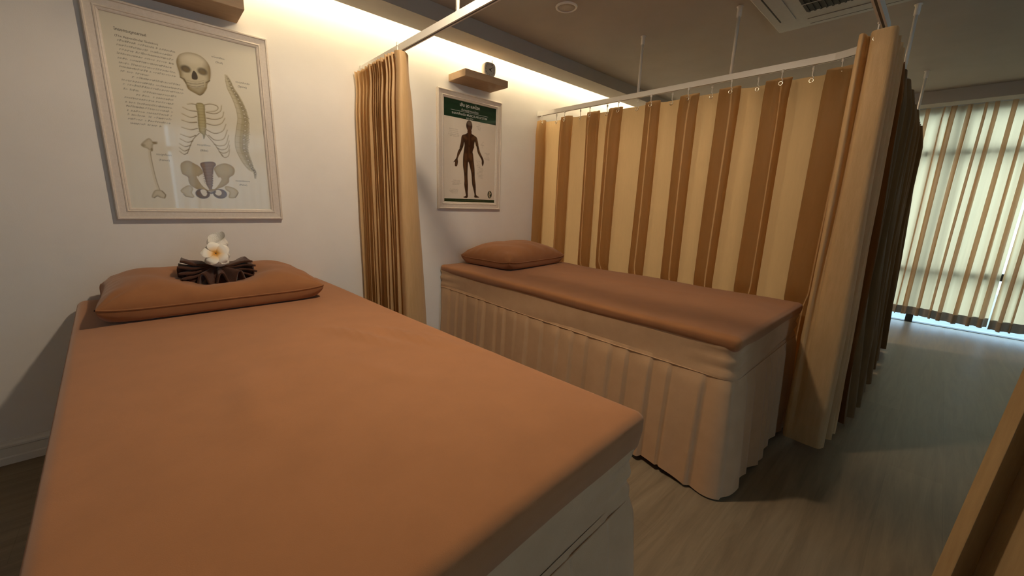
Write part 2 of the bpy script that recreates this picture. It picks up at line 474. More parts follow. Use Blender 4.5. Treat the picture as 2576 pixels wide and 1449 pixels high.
# partition curtain between the far bed and the next cubicle, hung on the side track (x = 2.56)
def folded(axis, c0, s0, s1, period, z_top, z_bot, amp_t, amp_b, bias, k, out_sign, nv=46, flare=0.0, phase=0.0, omega=.0, seed=1, jitter=.12):
    nu = int(abs(s1 - s0) / period * 28) + 1
    s = np.linspace(s0, s1, nu); r = np.random.default_rng(seed)
    q = (s - s0) / (s1 - s0) * abs(s1 - s0) / period
    qj = q + jitter * np.interp(q, np.arange(0, q.max() + 2), r.normal(size=int(q.max()) + 2 + (1 if q.max() % 1 else 0))[:len(np.arange(0, q.max() + 2))])
    ph = 2 * PI * qj + phase
    Pm = np.zeros((nu, nv, 3))
    ampn = 1 + .22 * np.interp(q, np.arange(0, q.max() + 2), r.normal(size=len(np.arange(0, q.max() + 2))))
    for j in range(nv):
        v = j / (nv - 1); z = z_top + (z_bot - z_top) * v
        g = min(1, v / .08)
        A = (amp_t + (amp_b - amp_t) * v) * (.55 + .45 * g)
        sway = .012 * np.sin(ph * .37 + 3.1 * v + seed) * v + .006 * np.sin(2.3 * ph + 9 * v) * g
        x = A * ampn * smooth_tanh(np.cos(ph + .25 * v * np.sin(q * 1.7 + seed)), k, bias) * out_sign + sway + flare * v * v
        y = s + omega * g * np.sin(2 * ph) * period + .004 * np.sin(7 * v + q * 3)
        if axis == 'y': Pm[:, j] = np.stack([c0 + x, y, np.full(nu, z)], 1)
        else: Pm[:, j] = np.stack([y, c0 + x, np.full(nu, z)], 1)
    return Pm


def omega(axis, c0, s0, s1, period, first, crest_w, neck_w, depth, zs, seed, jit=.06, sway=.01, header=.7, hv=.06, flat_bow=.006, djit=.15, ppp=36, flare=0.0, wjit=.10):
    """cloth of flat panels joined by loops that close at the neck and bulge towards the room (-axis side)"""
    r = np.random.default_rng(seed); d = 1 if s1 > s0 else -1; n = int(abs(s1 - s0) / period) + 2
    cen = []; c = s0 + d * first
    while (s1 - c) * d > crest_w * .6:
        cen.append((c + r.normal() * jit * period, crest_w * (1 + r.normal() * wjit), 1 + r.normal() * djit)); c += d * period
    A = [(s0, .5)]
    for (cc, w, dp) in cen:
        nw = neck_w / 2
        for (u, x) in ((-w * .30 - nw, .47), (-nw - .004, .42), (-nw, .25), (-w * .36, .0), (-w * .52, -.22 * dp), (-w * .42, -.44 * dp), (0, -.53 * dp), (w * .42, -.44 * dp), (w * .52, -.22 * dp), (w * .36, .0), (nw, .25), (nw + .004, .42), (w * .30 + nw, .47)):
            A.append((cc + d * u, x))
    A.append((s1, .5))
    A2 = []
    for i in range(len(A) - 1):          # extra points on the flats, bowed slightly
        A2.append(A[i])
        if abs(A[i + 1][0] - A[i][0]) > .3 * crest_w and A[i][1] > .4:
            m = (A[i][0] + A[i + 1][0]) / 2; A2.append((m, .5 + flat_bow / max(depth, 1e-3) * r.uniform(.3, 1.4)))
    A2.append(A[-1])
    nu = ppp * max(1, len(cen)) + 20; Q = spline(A2, nu); P = np.zeros((nu, len(zs), 3)); zt, zb = zs[0], zs[-1]
    for j, z in enumerate(zs):
        v = (zt - z) / (zt - zb); g = min(1, v / hv); k = header + (1 - header) * g
        x = Q[:, 1] * depth * k + sway * v * np.sin(Q[:, 0] * 7 + 2.2 * v + seed) + flare * v * v
        y = Q[:, 0] + .35 * sway * np.sin(Q[:, 0] * 11 + 3.5 * v + seed) * g
        P[:, j] = np.stack([c0 + x, y, np.full(nu, z)], 1) if axis == 'y' else np.stack([y, c0 + x, np.full(nu, z)], 1)
    return P


P = omega('y', 2.592, -.03, -2.11, .2475, .2708 - .2475 + .0, .112, .012, .105, np.linspace(1.838, .06, 46), 3, .045, .012, flat_bow=.014)
vv = (1.838 - P[:, :, 2]) / 1.778
P[:, :, 0] += .007 * np.sin(P[:, :, 1] * 150 + 2 * np.sin(P[:, :, 1] * 23)) * np.exp(-((vv - .03) / .055) ** 2) + .004 * np.sin(P[:, :, 1] * 61 + 3 * vv) * np.exp(-(vv / .35) ** 2)
lowz = np.clip((.80 - P[:, :, 2]) / .15, 0, 1)
P[:, :, 0] = np.where(lowz > 0, np.maximum(P[:, :, 0], 2.50 + .075 * lowz), P[:, :, 0])
hk = [(2.575 + (-.022 if i % 2 == 0 else .022), -.0533 - .12375 * i, -1, 0) for i in range(17)]
curtain_sheet('curtain', 'long golden pleated partition curtain hanging along the far bed', P, M['partition'], hk)

# closed curtain running down the aisle past the corner (shade put into its colour, seen edge-on)
P = folded('x', -2.225, 2.62, 4.86, .21, 1.838, .03, .045, .085, 0.0, 1.6, -1, flare=-.035, seed=11, omega=.02)
hk = [(2.7 + .105 * i, -2.225, 0, -1) for i in range(20)]
curtain_sheet('curtain', 'shade-darkened brown curtain closed along the aisle toward the window', P, M['aisle_curtain'], hk)

# corner bundle: the far bed's foot curtain pushed back to the corner
top = [(2.26, -2.128), (2.22, -2.132), (2.198, -2.138), (2.192, -2.150), (2.21, -2.157), (2.24, -2.160), (2.24, -2.166), (2.21, -2.170), (2.192, -2.180), (2.188, -2.210), (2.190, -2.236), (2.21, -2.246), (2.245, -2.238),
       (2.265, -2.17), (2.29, -2.165), (2.31, -2.24), (2.33, -2.245), (2.35, -2.17), (2.375, -2.168), (2.395, -2.243), (2.42, -2.246), (2.44, -2.17), (2.465, -2.17), (2.48, -2.24), (2.51, -2.243), (2.53, -2.18)]
bot = [(2.32, -2.122), (2.29, -2.128), (2.266, -2.134), (2.258, -2.144), (2.257, -2.154), (2.257, -2.164), (2.256, -2.172), (2.254, -2.182), (2.252, -2.200), (2.249, -2.24), (2.250, -2.278), (2.268, -2.294), (2.305, -2.292),
       (2.33, -2.20), (2.35, -2.15), (2.375, -2.24), (2.40, -2.31), (2.42, -2.25), (2.445, -2.15), (2.465, -2.24), (2.49, -2.31), (2.51, -2.23), (2.535, -2.14), (2.555, -2.22), (2.59, -2.30), (2.62, -2.18)]
A, B = spline(top, 220), spline(bot, 220)
Pm = np.zeros((220, 50, 3))
for j in range(50):
    v = j / 49; w = v ** .7; q = A * (1 - w) + B * w
    Pm[:, j, :2] = q + .003 * np.sin(9 * v + np.arange(220)[:, None] * .05); Pm[:, j, 2] = 1.855 + (.035 - 1.855) * v
hk = [(2.20, -2.19, -1, 0)] + [(2.25 + .045 * i, -2.205, -1, 0) for i in range(7)]
curtain_sheet('curtain', 'golden curtain gathered in a narrow bundle at the foot corner of the far bed', Pm, M['curtain'], hk)

# wall bundle between the two beds, pushed against the poster wall
top = []; bot = []
nf = 17
r = np.random.default_rng(5)
for i in range(nf):
    y = -.03 - .455 * i / (nf - 1); a = .026 + .022 * r.random(); a2 = .03 + .03 * r.random()
    top += [(1.025 - a, y), (1.025 + a * .8, y - .013)]
    bot += [(1.035 - a2, y - .01), (1.035 + a2 * .8, y - .025)]
top += [(1.00, -.505), (.995, -.53), (1.01, -.545), (1.05, -.535), (1.085, -.50), (1.095, -.47)]
bot += [(1.01, -.52), (1.00, -.56), (1.015, -.575), (1.06, -.565), (1.14, -.53), (1.19, -.49)]
n = 520; A, B = spline(top, n), spline(bot, n); Pm = np.zeros((n, 44, 3))
for j in range(44):
    v = j / 43; w = v ** .9; g = math.exp(-((v - .045) / .05) ** 2)
    q = A * (1 - w) + B * w; q[:, 0] = 1.045 + (q[:, 0] - 1.045) * (1 - .18 * g)
    Pm[:, j, :2] = q + .002 * np.sin(11 * v + np.arange(n)[:, None] * .11); Pm[:, j, 2] = 1.864 + (.05 - 1.864) * v
hk = [(1.012, -.520, -.6, -.8), (1.03, -.03, -.8, -.6)] + [(1.045, -.075 - .043 * i, 1, 0) for i in range(10)]
curtain_sheet('curtain', 'golden striped curtain bunched against the wall between the two posters', Pm, M['curtain'], hk)

# curtain of the cubicle across the aisle, close to the camera on the right
n, nv = 300, 50; Pm = np.zeros((n, nv, 3)); s = np.linspace(0, 1, n)
for j in range(nv):
    v = j / (nv - 1); z = 1.84 - 1.82 * v
    lead = -2.765 + .110 * v; wid = .62 + .28 * v
    ph = 2 * PI * (s * 8.2 + .03 * np.sin(5 * s))
    a = (.03 + .035 * v)
    Pm[:, j, 0] = 1.605 + a * np.cos(ph + PI - 1.1) + .012 * np.sin(3 * s * PI + 2 * v)
    Pm[:, j, 1] = lead - wid * s - .01 * np.sin(ph * 2); Pm[:, j, 2] = z
curtain_sheet('curtain', 'bronze curtain edge hanging in soft folds at the right of the aisle', Pm, M['curtain_back'],
              [(1.605, -2.8 - .1 * i, -1, 0) for i in range(6)])


def rear_panel(label, x0, x1, seed, m):
    P = folded('x', YR + .06, x0, x1, .12, 2.2, .08, .02, .03, 0.0, 1.2, 1, seed=seed, omega=.02)
    return curtain_sheet('curtain', label, P, m, None, None, 'rear window sheers')


rear_panel('white sheer curtain on the rear window, wide half', .36, 1.66, 21, M['sheer_open'])
rear_panel('white sheer curtain on the rear window, narrow half', -.34, .325, 22, M['sheer'])


def window_panel(label, y0, y1, seed, xoff=0.0):
    zs = np.concatenate([np.linspace(2.228, .19, 46), np.linspace(.175, .085, 6)])
    P = omega('y', 6.03 + xoff, y0, y1, .092, .05, .027, .006, .052, zs, seed, .17, .012, .9, .05, .012, .3, 26, 0.0, .3)
    v = np.clip((2.228 - P[:, :, 2]) / 2.14, 0, 1)
    P[:, :, 0] += .014 * np.sin(P[:, :, 1] * 62 + seed + 2 * v) * np.minimum(1, v * 8) + .006 * np.sin(P[:, :, 1] * 97 + 5 * v) * np.minimum(1, v * 8)
    P[:, :, 2] += .010 * np.sin(P[:, :, 1] * 8 + seed) * np.clip((v - .9) / .1, 0, 1)
    return curtain_sheet('curtain', label, P, M['window_cloth'], None, (46, M['window_hem']), group='window curtains', z_track=2.24)


window_panel('sunlit ivory curtain left of the bright gap at the window', -.2, -2.965, 2)
window_panel('shaded ivory curtain right of the bright gap at the window', -2.972, -4.6, 4, -.035)


# ------------------------------------------------------------------ curtain tracks on ceiling posts
def arc(c, r, a0, a1, n=10):
    return [(c[0] + r * math.cos(math.radians(a)), c[1] + r * math.sin(math.radians(a))) for a in np.linspace(a0, a1, n)]


def track(label, path, posts, ends=()):
    t = thing('curtain_track', label, 'curtain track', (path[0][0], path[0][1], 1.875))
    h0, h1, w = 1.876, 1.908, .011
    MB().sweep(path, [(-w, h0), (-.004, h0), (-.004, h0 + .004), (.004, h0 + .004), (.004, h0), (w, h0), (w, h1), (-w, h1)]).build('rail', M['white_metal'], t)
    MB().sweep(path, [(-.0042, h0 + .0005), (.0042, h0 + .0005), (.0042, h0 + .0048), (-.0042, h0 + .0048)]).build('slot', M['slot'], t)
    for (px, py) in posts:
        p = MB().tube([(px, py, h1 - .002), (px, py, ZC - .002)], .0085, 14).build('post', M['white_metal'], t, True)
        MB().lathe([(.0, -.052), (.0115, -.052), (.0125, -.048), (.0125, -.008), (.017, -.004), (.017, 0)], (px, py, ZC), 16).build('ceiling_cap', M['white_metal'], p, True)
    for (a, b, c, d) in ends:
        MB().box(a, b, c, d, h0 - .003, h1 + .003, .002).build('end_cap', M['white_metal'], t)
    return t


track('white curtain rail crossing above the near bed from the wall', [(1.045, -.004), (1.045, -1.95)] + arc((1.295, -1.95), .25, 180, 270)[1:] + [(2.30, -2.20)],
      [(1.045, -.99), (1.045, -1.85), (1.75, -2.2)], [(1.030, 1.060, -.012, 0)])
track('white curtain rail on thin ceiling posts beside the far bed', [(2.565, -.004), (2.565, -1.96)] + arc((2.325, -1.96), .24, 0, -90)[1:-1] + [(2.306, -2.20)],
      [(2.565, -.935), (2.565, -1.522)], [(2.55, 2.58, -.012, 0)])
track('white curtain rail above the dark aisle curtain', [(2.60, -2.20), (4.95, -2.20)], [(3.17, -2.20), (4.6, -2.2)])


# ------------------------------------------------------------------ beds
def wrinkle(V, top, seed, amp=.004, folds=()):
    r = np.random.default_rng(seed); x, y = V[:, 0], V[:, 1]; dz = np.zeros(len(V))
    for _ in range(10):
        a = r.uniform(0, PI); k = r.uniform(3, 9); dz += r.normal() * .3 * np.sin(k * (x * math.cos(a) + y * math.sin(a)) + r.uniform(0, 6))
    dz *= amp
    for (cx, cy, ang, L, w, h) in folds:
        u = (x - cx) * math.cos(ang) + (y - cy) * math.sin(ang); v = -(x - cx) * math.sin(ang) + (y - cy) * math.cos(ang)
        v = v + .03 * np.sin(u * 9)
        dz += h * np.exp(-(u / L) ** 2) * np.where(v > 0, np.exp(-(v / (w * 1.8)) ** 2), np.exp(-(v / w) ** 2))
    V[:, 2] += dz * top


def bed(label, loc, rz, w, l, ztop, z_edge, seed, folds, band, skirt_amp, foot_open=False):
    """local frame: head on the wall at y=0, foot at y=-l, x centred"""
    t = thing('massage_bed', label, 'bed', loc, rz)
    # frame and legs under the skirt
    f = MB().box(-w / 2 + .06, w / 2 - .06, -l + .06, -.05, .30, .46, .01).build('bed_frame', M['bed_frame'], t, local=True)
    for sx in (-1, 1):
        for yy in (-.15, -l + .16): MB().box(sx * (w / 2 - .11) - .035, sx * (w / 2 - .11) + .035, yy - .035, yy + .035, 0, .31, .006).build('leg', M['bed_frame'], t, local=True)
    # mattress in its fitted sheet
    h = ztop - z_edge
    V, F = rounded_box(w, l - .012, h, .025, (44, 84, 5))
    V[:, 1] -= l / 2 + .002
    top = np.clip((V[:, 2] - h * .55) / (h * .4), 0, 1)
    # edges slope gently and the hem is a little uneven
    ed = np.minimum.reduce([w / 2 - np.abs(V[:, 0]), -V[:, 1], V[:, 1] + l])
    V[:, 2] -= top * .008 * np.exp(-(ed / .09) ** 2)
    low = 1 - np.clip(V[:, 2] / (h * .5), 0, 1)
    V[:, 2] += low * (.006 * np.sin(V[:, 1] * 7 + seed) + .006 * np.sin(V[:, 0] * 9) - .008)
    shrink = low * .014
    V[:, 0] *= 1 - shrink; V[:, 1] += np.where(V[:, 1] < -l / 2, shrink * .6, 0)
    wrinkle(V, top, seed, .003, folds)
    V[:, 2] += z_edge
    mesh('mattress_sheet', V, F, M['sheet'], t, True, True)
    # skirt band: path head-left -> foot-left -> foot-right -> head-right
    ins = .012; X, Y = w / 2 - ins, l - ins; rc = .05
    path = [(-X, -.012), (-X, -Y + rc)] + [(-X + rc - rc * math.cos(a), -Y + rc - rc * math.sin(a)) for a in np.linspace(0, PI / 2, 8)][1:] \
        + [(X - rc + rc * math.sin(a), -Y + rc - rc * math.cos(a)) for a in np.linspace(0, PI / 2, 8)] + [(X, -Y + rc), (X, -.012)]
    P2 = np.array(path); seg = np.hypot(*np.diff(P2, axis=0).T); cum = np.concatenate([[0], np.cumsum(seg)])
    tot = cum[-1]; nu = int(tot / .0085); s = np.linspace(0, tot, nu)
    cx = np.interp(s, cum, P2[:, 0]); cy = np.interp(s, cum, P2[:, 1])
    tx, ty = np.gradient(cx), np.gradient(cy); L = np.hypot(tx, ty); nx, ny = ty / L, -tx / L      # outward normal
    k = np.ones(9) / 9
    nx = np.convolve(np.pad(nx, 4, 'edge'), k, 'valid'); ny = np.convolve(np.pad(ny, 4, 'edge'), k, 'valid')
    if (nx[5] * -1) < 0: nx, ny = -nx, -ny
    zt, zs = z_edge + .03, z_edge - band
    nb = 10; Pb = np.zeros((nu, nb, 3)); r = np.random.default_rng(seed)
    corner = np.exp(-((s - cum[5]) / .12) ** 2) + np.exp(-((s - cum[12]) / .12) ** 2) + np.exp(-(s / .15) ** 2) + np.exp(-((s - tot) / .15) ** 2)
    for j in range(nb):
        v = j / (nb - 1); o = .002 + .004 * np.sin(s * 5 + v * 4) * v + corner * .006 * np.sin(v * 16 + s * 6)
        Pb[:, j] = np.stack([cx + nx * o, cy + ny * o, np.full(nu, zt + (zs - zt) * v) + .006 * np.sin(s * 2.1 + seed) * v], 1)
    grid('skirt_band', Pb, M['skirt'], t, local=True)
    # pleated valance
    ns = 34; pw = .108; q = s / pw + .15 * np.interp(s / pw, np.arange(0, tot / pw + 2), r.normal(size=len(np.arange(0, tot / pw + 2))))
    fr = np.mod(q, 1); ids = np.floor(q).astype(int)
    saw = np.where(fr < .93, (fr / .93) ** .8, (1 - fr) / .07)              # knife pleats: slow rise, sharp step
    loose = r.random(ids.max() + 2)[ids]
    Ps = np.zeros((nu, ns, 3))
    for j in range(ns):
        v = j / (ns - 1); g = v ** .8
        o = .0005 + (.015 + .012 * loose * g) * saw * min(1, v * 9) + skirt_amp * g * (.5 + .5 * np.sin(2 * PI * s / .31 + 2.2 * loose + seed)) * (.3 + .7 * loose) \
            + .016 * g + corner * .012 * g
        z = zs + .018 * (1 - v) ** 3 + .006 * np.sin(s * 2.1 + seed) * (1 - v) + (.018 - zs) * v + .010 * np.sin(2 * PI * s / .45 + seed) * v
        o = np.where((s < .02) | (s > tot - .02), .003, o)
        Ps[:, j] = np.stack([cx + nx * o, cy + ny * o, z], 1)
    Ps[:, :, 1] = np.minimum(Ps[:, :, 1], -.012)
    grid('pleated_skirt', Ps, M['skirt'], t, local=True)
    sp = MB().tube([(cx[i] + nx[i] * .006, cy[i] + ny[i] * .006, zs + .002 + .006 * math.sin(s[i] * 2.1 + seed)) for i in range(0, nu, 3)], .0022, 6)
    sp.build('seam', M['skirt'], t, True, True)
    return t


bed1 = bed('large brown massage bed nearest the camera with a flower towel on its pillow', (.2235, 0, 0), math.radians(2.95), .987, 2.135, .680, .572, 3,
           [(.20, -1.22, -1.02, .14, .012, .017), (.335, -1.33, -1.08, .16, .012, .016), (.40, -1.40, -1.1, .12, .010, .010), (-.17, -1.45, -1.5, .16, .03, .010),
            (.12, -1.52, -.95, .18, .02, .004)], .115, .030)
bed2 = bed('brown massage bed with beige pleated skirt beside the golden partition curtain', (2.038, 0, 0), math.radians(-.3), .935, 2.08, .690, .622, 8,
           [(.1, -1.3, -1.45, .5, .03, .002), (-.2, -1.1, -1.5, .5, .03, .0015)], .115, .022)


# ------------------------------------------------------------------ pillows
def pillow(label, loc, rz, w, d, seam_z, H, seed, crater=None, sag=.0, tilt=0.0):
    t = thing('pillow', label, 'pillow', loc, rz)
    n = 61; u = np.linspace(-1, 1, n); u = np.sign(u) * (1 - (1 - np.abs(u)) ** 1.6); U, Vv = np.meshgrid(u, u, indexing='ij')
    r = np.random.default_rng(seed)
    tk = np.clip(1 - np.abs(U) ** 3.4, 0, 1) ** .46 * np.clip(1 - np.abs(Vv) ** 3.4, 0, 1) ** .46
    x = w / 2 * U * (1 - .035 * (1 - Vv ** 2)) * (1 - .02 * np.abs(Vv) ** 8); y = d / 2 * Vv * (1 - .035 * (1 - U ** 2)) * (1 - .02 * np.abs(U) ** 8)
    crn = (np.abs(U) * np.abs(Vv)) ** 6
    edge = np.maximum(np.abs(U), np.abs(Vv))
    lump = .006 * np.sin(5 * U + seed) * np.sin(4 * Vv + 1) + .003 * np.sin(13 * U + 7 * Vv)
    puck = .006 * np.exp(-((1 - edge) / .12) ** 2) * np.sin(26 * U + 9 * np.sin(3 * Vv)) * np.abs(Vv) + .006 * np.exp(-((1 - edge) / .12) ** 2) * np.sin(24 * Vv) * np.abs(U)
    pk2 = .012 * np.exp(-((1 - np.abs(U)) ** 2 + (1 - np.abs(Vv)) ** 2) / .05) * np.sin(14 * (np.arctan2(1.02 - np.abs(Vv), 1.02 - np.abs(U))))
    zt = seam_z + H * tk + (lump + puck + pk2) * (1 - edge ** 12) * tk ** .3
    if crater: 
        cu, cv, su, sv, dep = crater
        zt = zt - dep * np.exp(-((np.abs(U - cu) / su) ** 2.6 + (np.abs(Vv - cv) / sv) ** 2.6))
    zt += .012 * crn + tilt * (y / d)
    zb = np.maximum(seam_z + .012 * crn - .8 * seam_z * np.clip(tk * 3, 0, 1) - .01, .0015)
    zb = np.where(edge > .999, seam_z + .012 * crn + tilt * (y / d), zb); zt = np.where(edge > .999, zb, np.maximum(zt, zb + .004))
    A = np.stack([x, y, zt], -1); B = np.stack([x, y, zb], -1)
    V = []; F = []; I = {}
    for k, S in enumerate((A, B)):
        for i in range(n):
            for j in range(n):
                if k == 1 and (i in (0, n - 1) or j in (0, n - 1)): I[1, i, j] = I[0, i, j]; continue
                I[k, i, j] = len(V); V.append(S[i, j])
    for i in range(n - 1):
        for j in range(n - 1):
            F.append((I[0, i, j], I[0, i + 1, j], I[0, i + 1, j + 1], I[0, i, j + 1]))
            F.append((I[1, i, j], I[1, i, j + 1], I[1, i + 1, j + 1], I[1, i + 1, j]))
    mesh('pillowcase', V, F, M['pillow'], t, True, True)
    # stitched edge piping along the seam
    ring = [A[i, 0] for i in range(n)] + [A[n - 1, j] for j in range(1, n)] + [A[i, n - 1] for i in range(n - 2, -1, -1)] + [A[0, j] for j in range(n - 2, -1, -1)]
    MB().tube(ring, .0035, 6, False).build('piping', M['pillow'], t, True, True)
    return t


pillow('flattened brown pillow holding the folded towel on the near bed', (.195, -.315, .684), math.radians(1.5), .76, .55, .045, .105, 2, (0.03, -.12, .46, .62, .083))
pillow('plump brown pillow on the far bed by the wall', (2.075, -.275, .694), math.radians(6), .67, .50, .045, .115, 5)

# ------------------------------------------------------------------ towel arrangement on the near pillow
TC = np.array([.205, -.325])
t = thing('folded_towel', 'dark brown towel folded into a fan on the near pillow', 'towel', (TC[0], TC[1], .752))
nth, nr = 150, 14
th = np.radians(np.linspace(168, 378, nth)); P = np.zeros((nth, nr, 3))
for i, a in enumerate(th):
    fr = i / (nth - 1); zz = math.sin(2 * PI * fr * 6.5) * (1 - .25 * math.sin(2 * PI * fr * 6.5) ** 2) * 1.25
    for j in range(nr):
        q = j / (nr - 1); rad = .012 + (.128 - .016 * math.sin(a) ** 2) * q
        P[i, j] = (TC[0] + rad * math.cos(a), TC[1] + rad * math.sin(a) * .62, .822 - .030 * q + .034 * zz * q ** .7 - .020 * q * max(0, -math.sin(a)))
P[:, :, 2] = np.maximum(P[:, :, 2], .757)
g = grid('pleated_fan', P, M['towel'], t); md = g.modifiers.new('thick', 'SOLIDIFY'); md.thickness = .006; md.offset = 0
for s_, lays in ((-1, ((.86, .128, 20), (.835, .140, 8), (.808, .138, -2), (.785, .132, -12))), (1, ((.848, .128, 14), (.828, .138, 6), (.802, .140, -3), (.778, .132, -10)))):
    for (zo, R, ang) in lays:
        n1 = 10; Pf = np.zeros((n1, 6, 3))
        for i in range(n1):
            q = i / (n1 - 1)
            for j in range(6):
                wv = (j / 5 - .5) * (.04 + .085 * q); a = math.radians(ang) * .9
                x = R * q + .01 * math.sin(6 * j) * q; y = wv + R * q * math.sin(a) * .35
                Pf[i, j] = (TC[0] + s_ * x, TC[1] + y, .823 + (zo - .823) * q ** .9 + .004 * math.sin(9 * q + j + s_))
        g = grid('towel_fold', Pf, M['towel'], t); md = g.modifiers.new('thick', 'SOLIDIFY'); md.thickness = .009; md.offset = 0
MB().lathe([(.0, .0), (.045, .002), (.05, .03), (.03, .06), (0, .066)], (TC[0], TC[1], .754), 20).build('towel_core', M['towel'], t, True)

# white rolled face towel standing on the fan
RC = np.array([.209, -.325])
t = thing('rolled_towel', 'white rolled face towel standing on the brown fan towel', 'towel', (RC[0], RC[1], .826))
nz, na = 40, 96; P = np.zeros((na, nz, 3))
for i in range(na):
    a = 2 * PI * i / na
    for j in range(nz):
        v = j / (nz - 1)
        base = .045 * (1 - .10 * v) * (math.sin(PI * min(1, v * 4 + .35) / 2)) if v < .16 else .045 * (1 - .10 * v)
        groove = .0045 * math.cos(a * 1 + v * 17) + .0018 * math.sin(3 * a + 9 * v)
        taper = 1 - .22 * max(0, (v - .5) / .5) ** 1.4
        rad = (base + groove) * taper
        rim = .022 * max(0, v - .6) / .4 * math.cos(a - 1.0)
        P[i, j] = (RC[0] + rad * math.cos(a) + .012 * max(0, v - .4), RC[1] + rad * math.sin(a), .827 + .128 * v + rim)
grid('outer_roll', P, M['white_towel'], t, closed=True)
P2 = np.zeros((64, 10, 3)); top = P[:, -1]
for i in range(64):
    a = 2 * PI * i / 64; o = P[int(i * na / 64), -1]; c = np.array([RC[0] + .008, RC[1], .905])
    for j in range(10):
        q = j / 9; P2[i, j] = o * (1 - q) + c * q + np.array([0, 0, -.02 * math.sin(PI * q) + .004 * math.sin(3 * a + 9 * q)])
grid('inner_fold', P2, M['white_towel'], t, closed=True)

# plumeria blossom tucked in front
FC = np.array([.2, -.388, .892])
t = thing('plumeria_flower', 'white plumeria blossom with yellow centre on the white roll', 'flower', tuple(FC))
nrm = np.array([-.12, -.93, .34]); nrm /= np.linalg.norm(nrm); ex = np.cross([0, 0, 1], nrm); ex /= np.linalg.norm(ex); ey = np.cross(nrm, ex)
for k in range(5):
    a0 = math.radians(100 + 72 * k); n1, n2 = 16, 11; P = np.zeros((n1, n2, 3)); colr = np.zeros((n1 * n2, 4)); colr[:, 3] = 1
    dirv = math.cos(a0) * ex + math.sin(a0) * ey; side = -math.sin(a0) * ex + math.cos(a0) * ey
    for i in range(n1):
        q = i / (n1 - 1); wd = .021 * (math.sin(PI * min(1, (q * .95 + .02)) ** 1.15) ** .75) + .0015
        for j in range(n2):
            u = (j / (n2 - 1) - .5) * 2
            p = FC + dirv * (.003 + .050 * q) + side * (u * wd) + nrm * (.012 * q - .012 * q * q + .006 * u * q + .004 * (1 - u * u) * q - .010 * max(0, q - .8) * 3)
            P[i, j] = p
            y = max(0, 1 - q / (.62 - .1 * abs(u))); c = np.array([.90, .87, .77]) * (1 - y) + np.array([.92, .50, .04]) * y
            y2 = max(0, 1 - q / .26); c = c * (1 - y2) + np.array([.62, .24, .01]) * y2
            colr[i * n2 + j, :3] = c
    g = grid('petal', P, M['petal'], t)
    at = g.data.color_attributes.new('print', 'FLOAT_COLOR', 'POINT'); at.data.foreach_set('color', colr.reshape(-1).astype(np.float32))


# ------------------------------------------------------------------ printed posters
def srgb(r, g, b):
    f = lambda c: (c / 255 / 12.92) if c <= 10 else (((c / 255 + .055) / 1.055) ** 2.4)
    return np.array([f(r), f(g), f(b)])


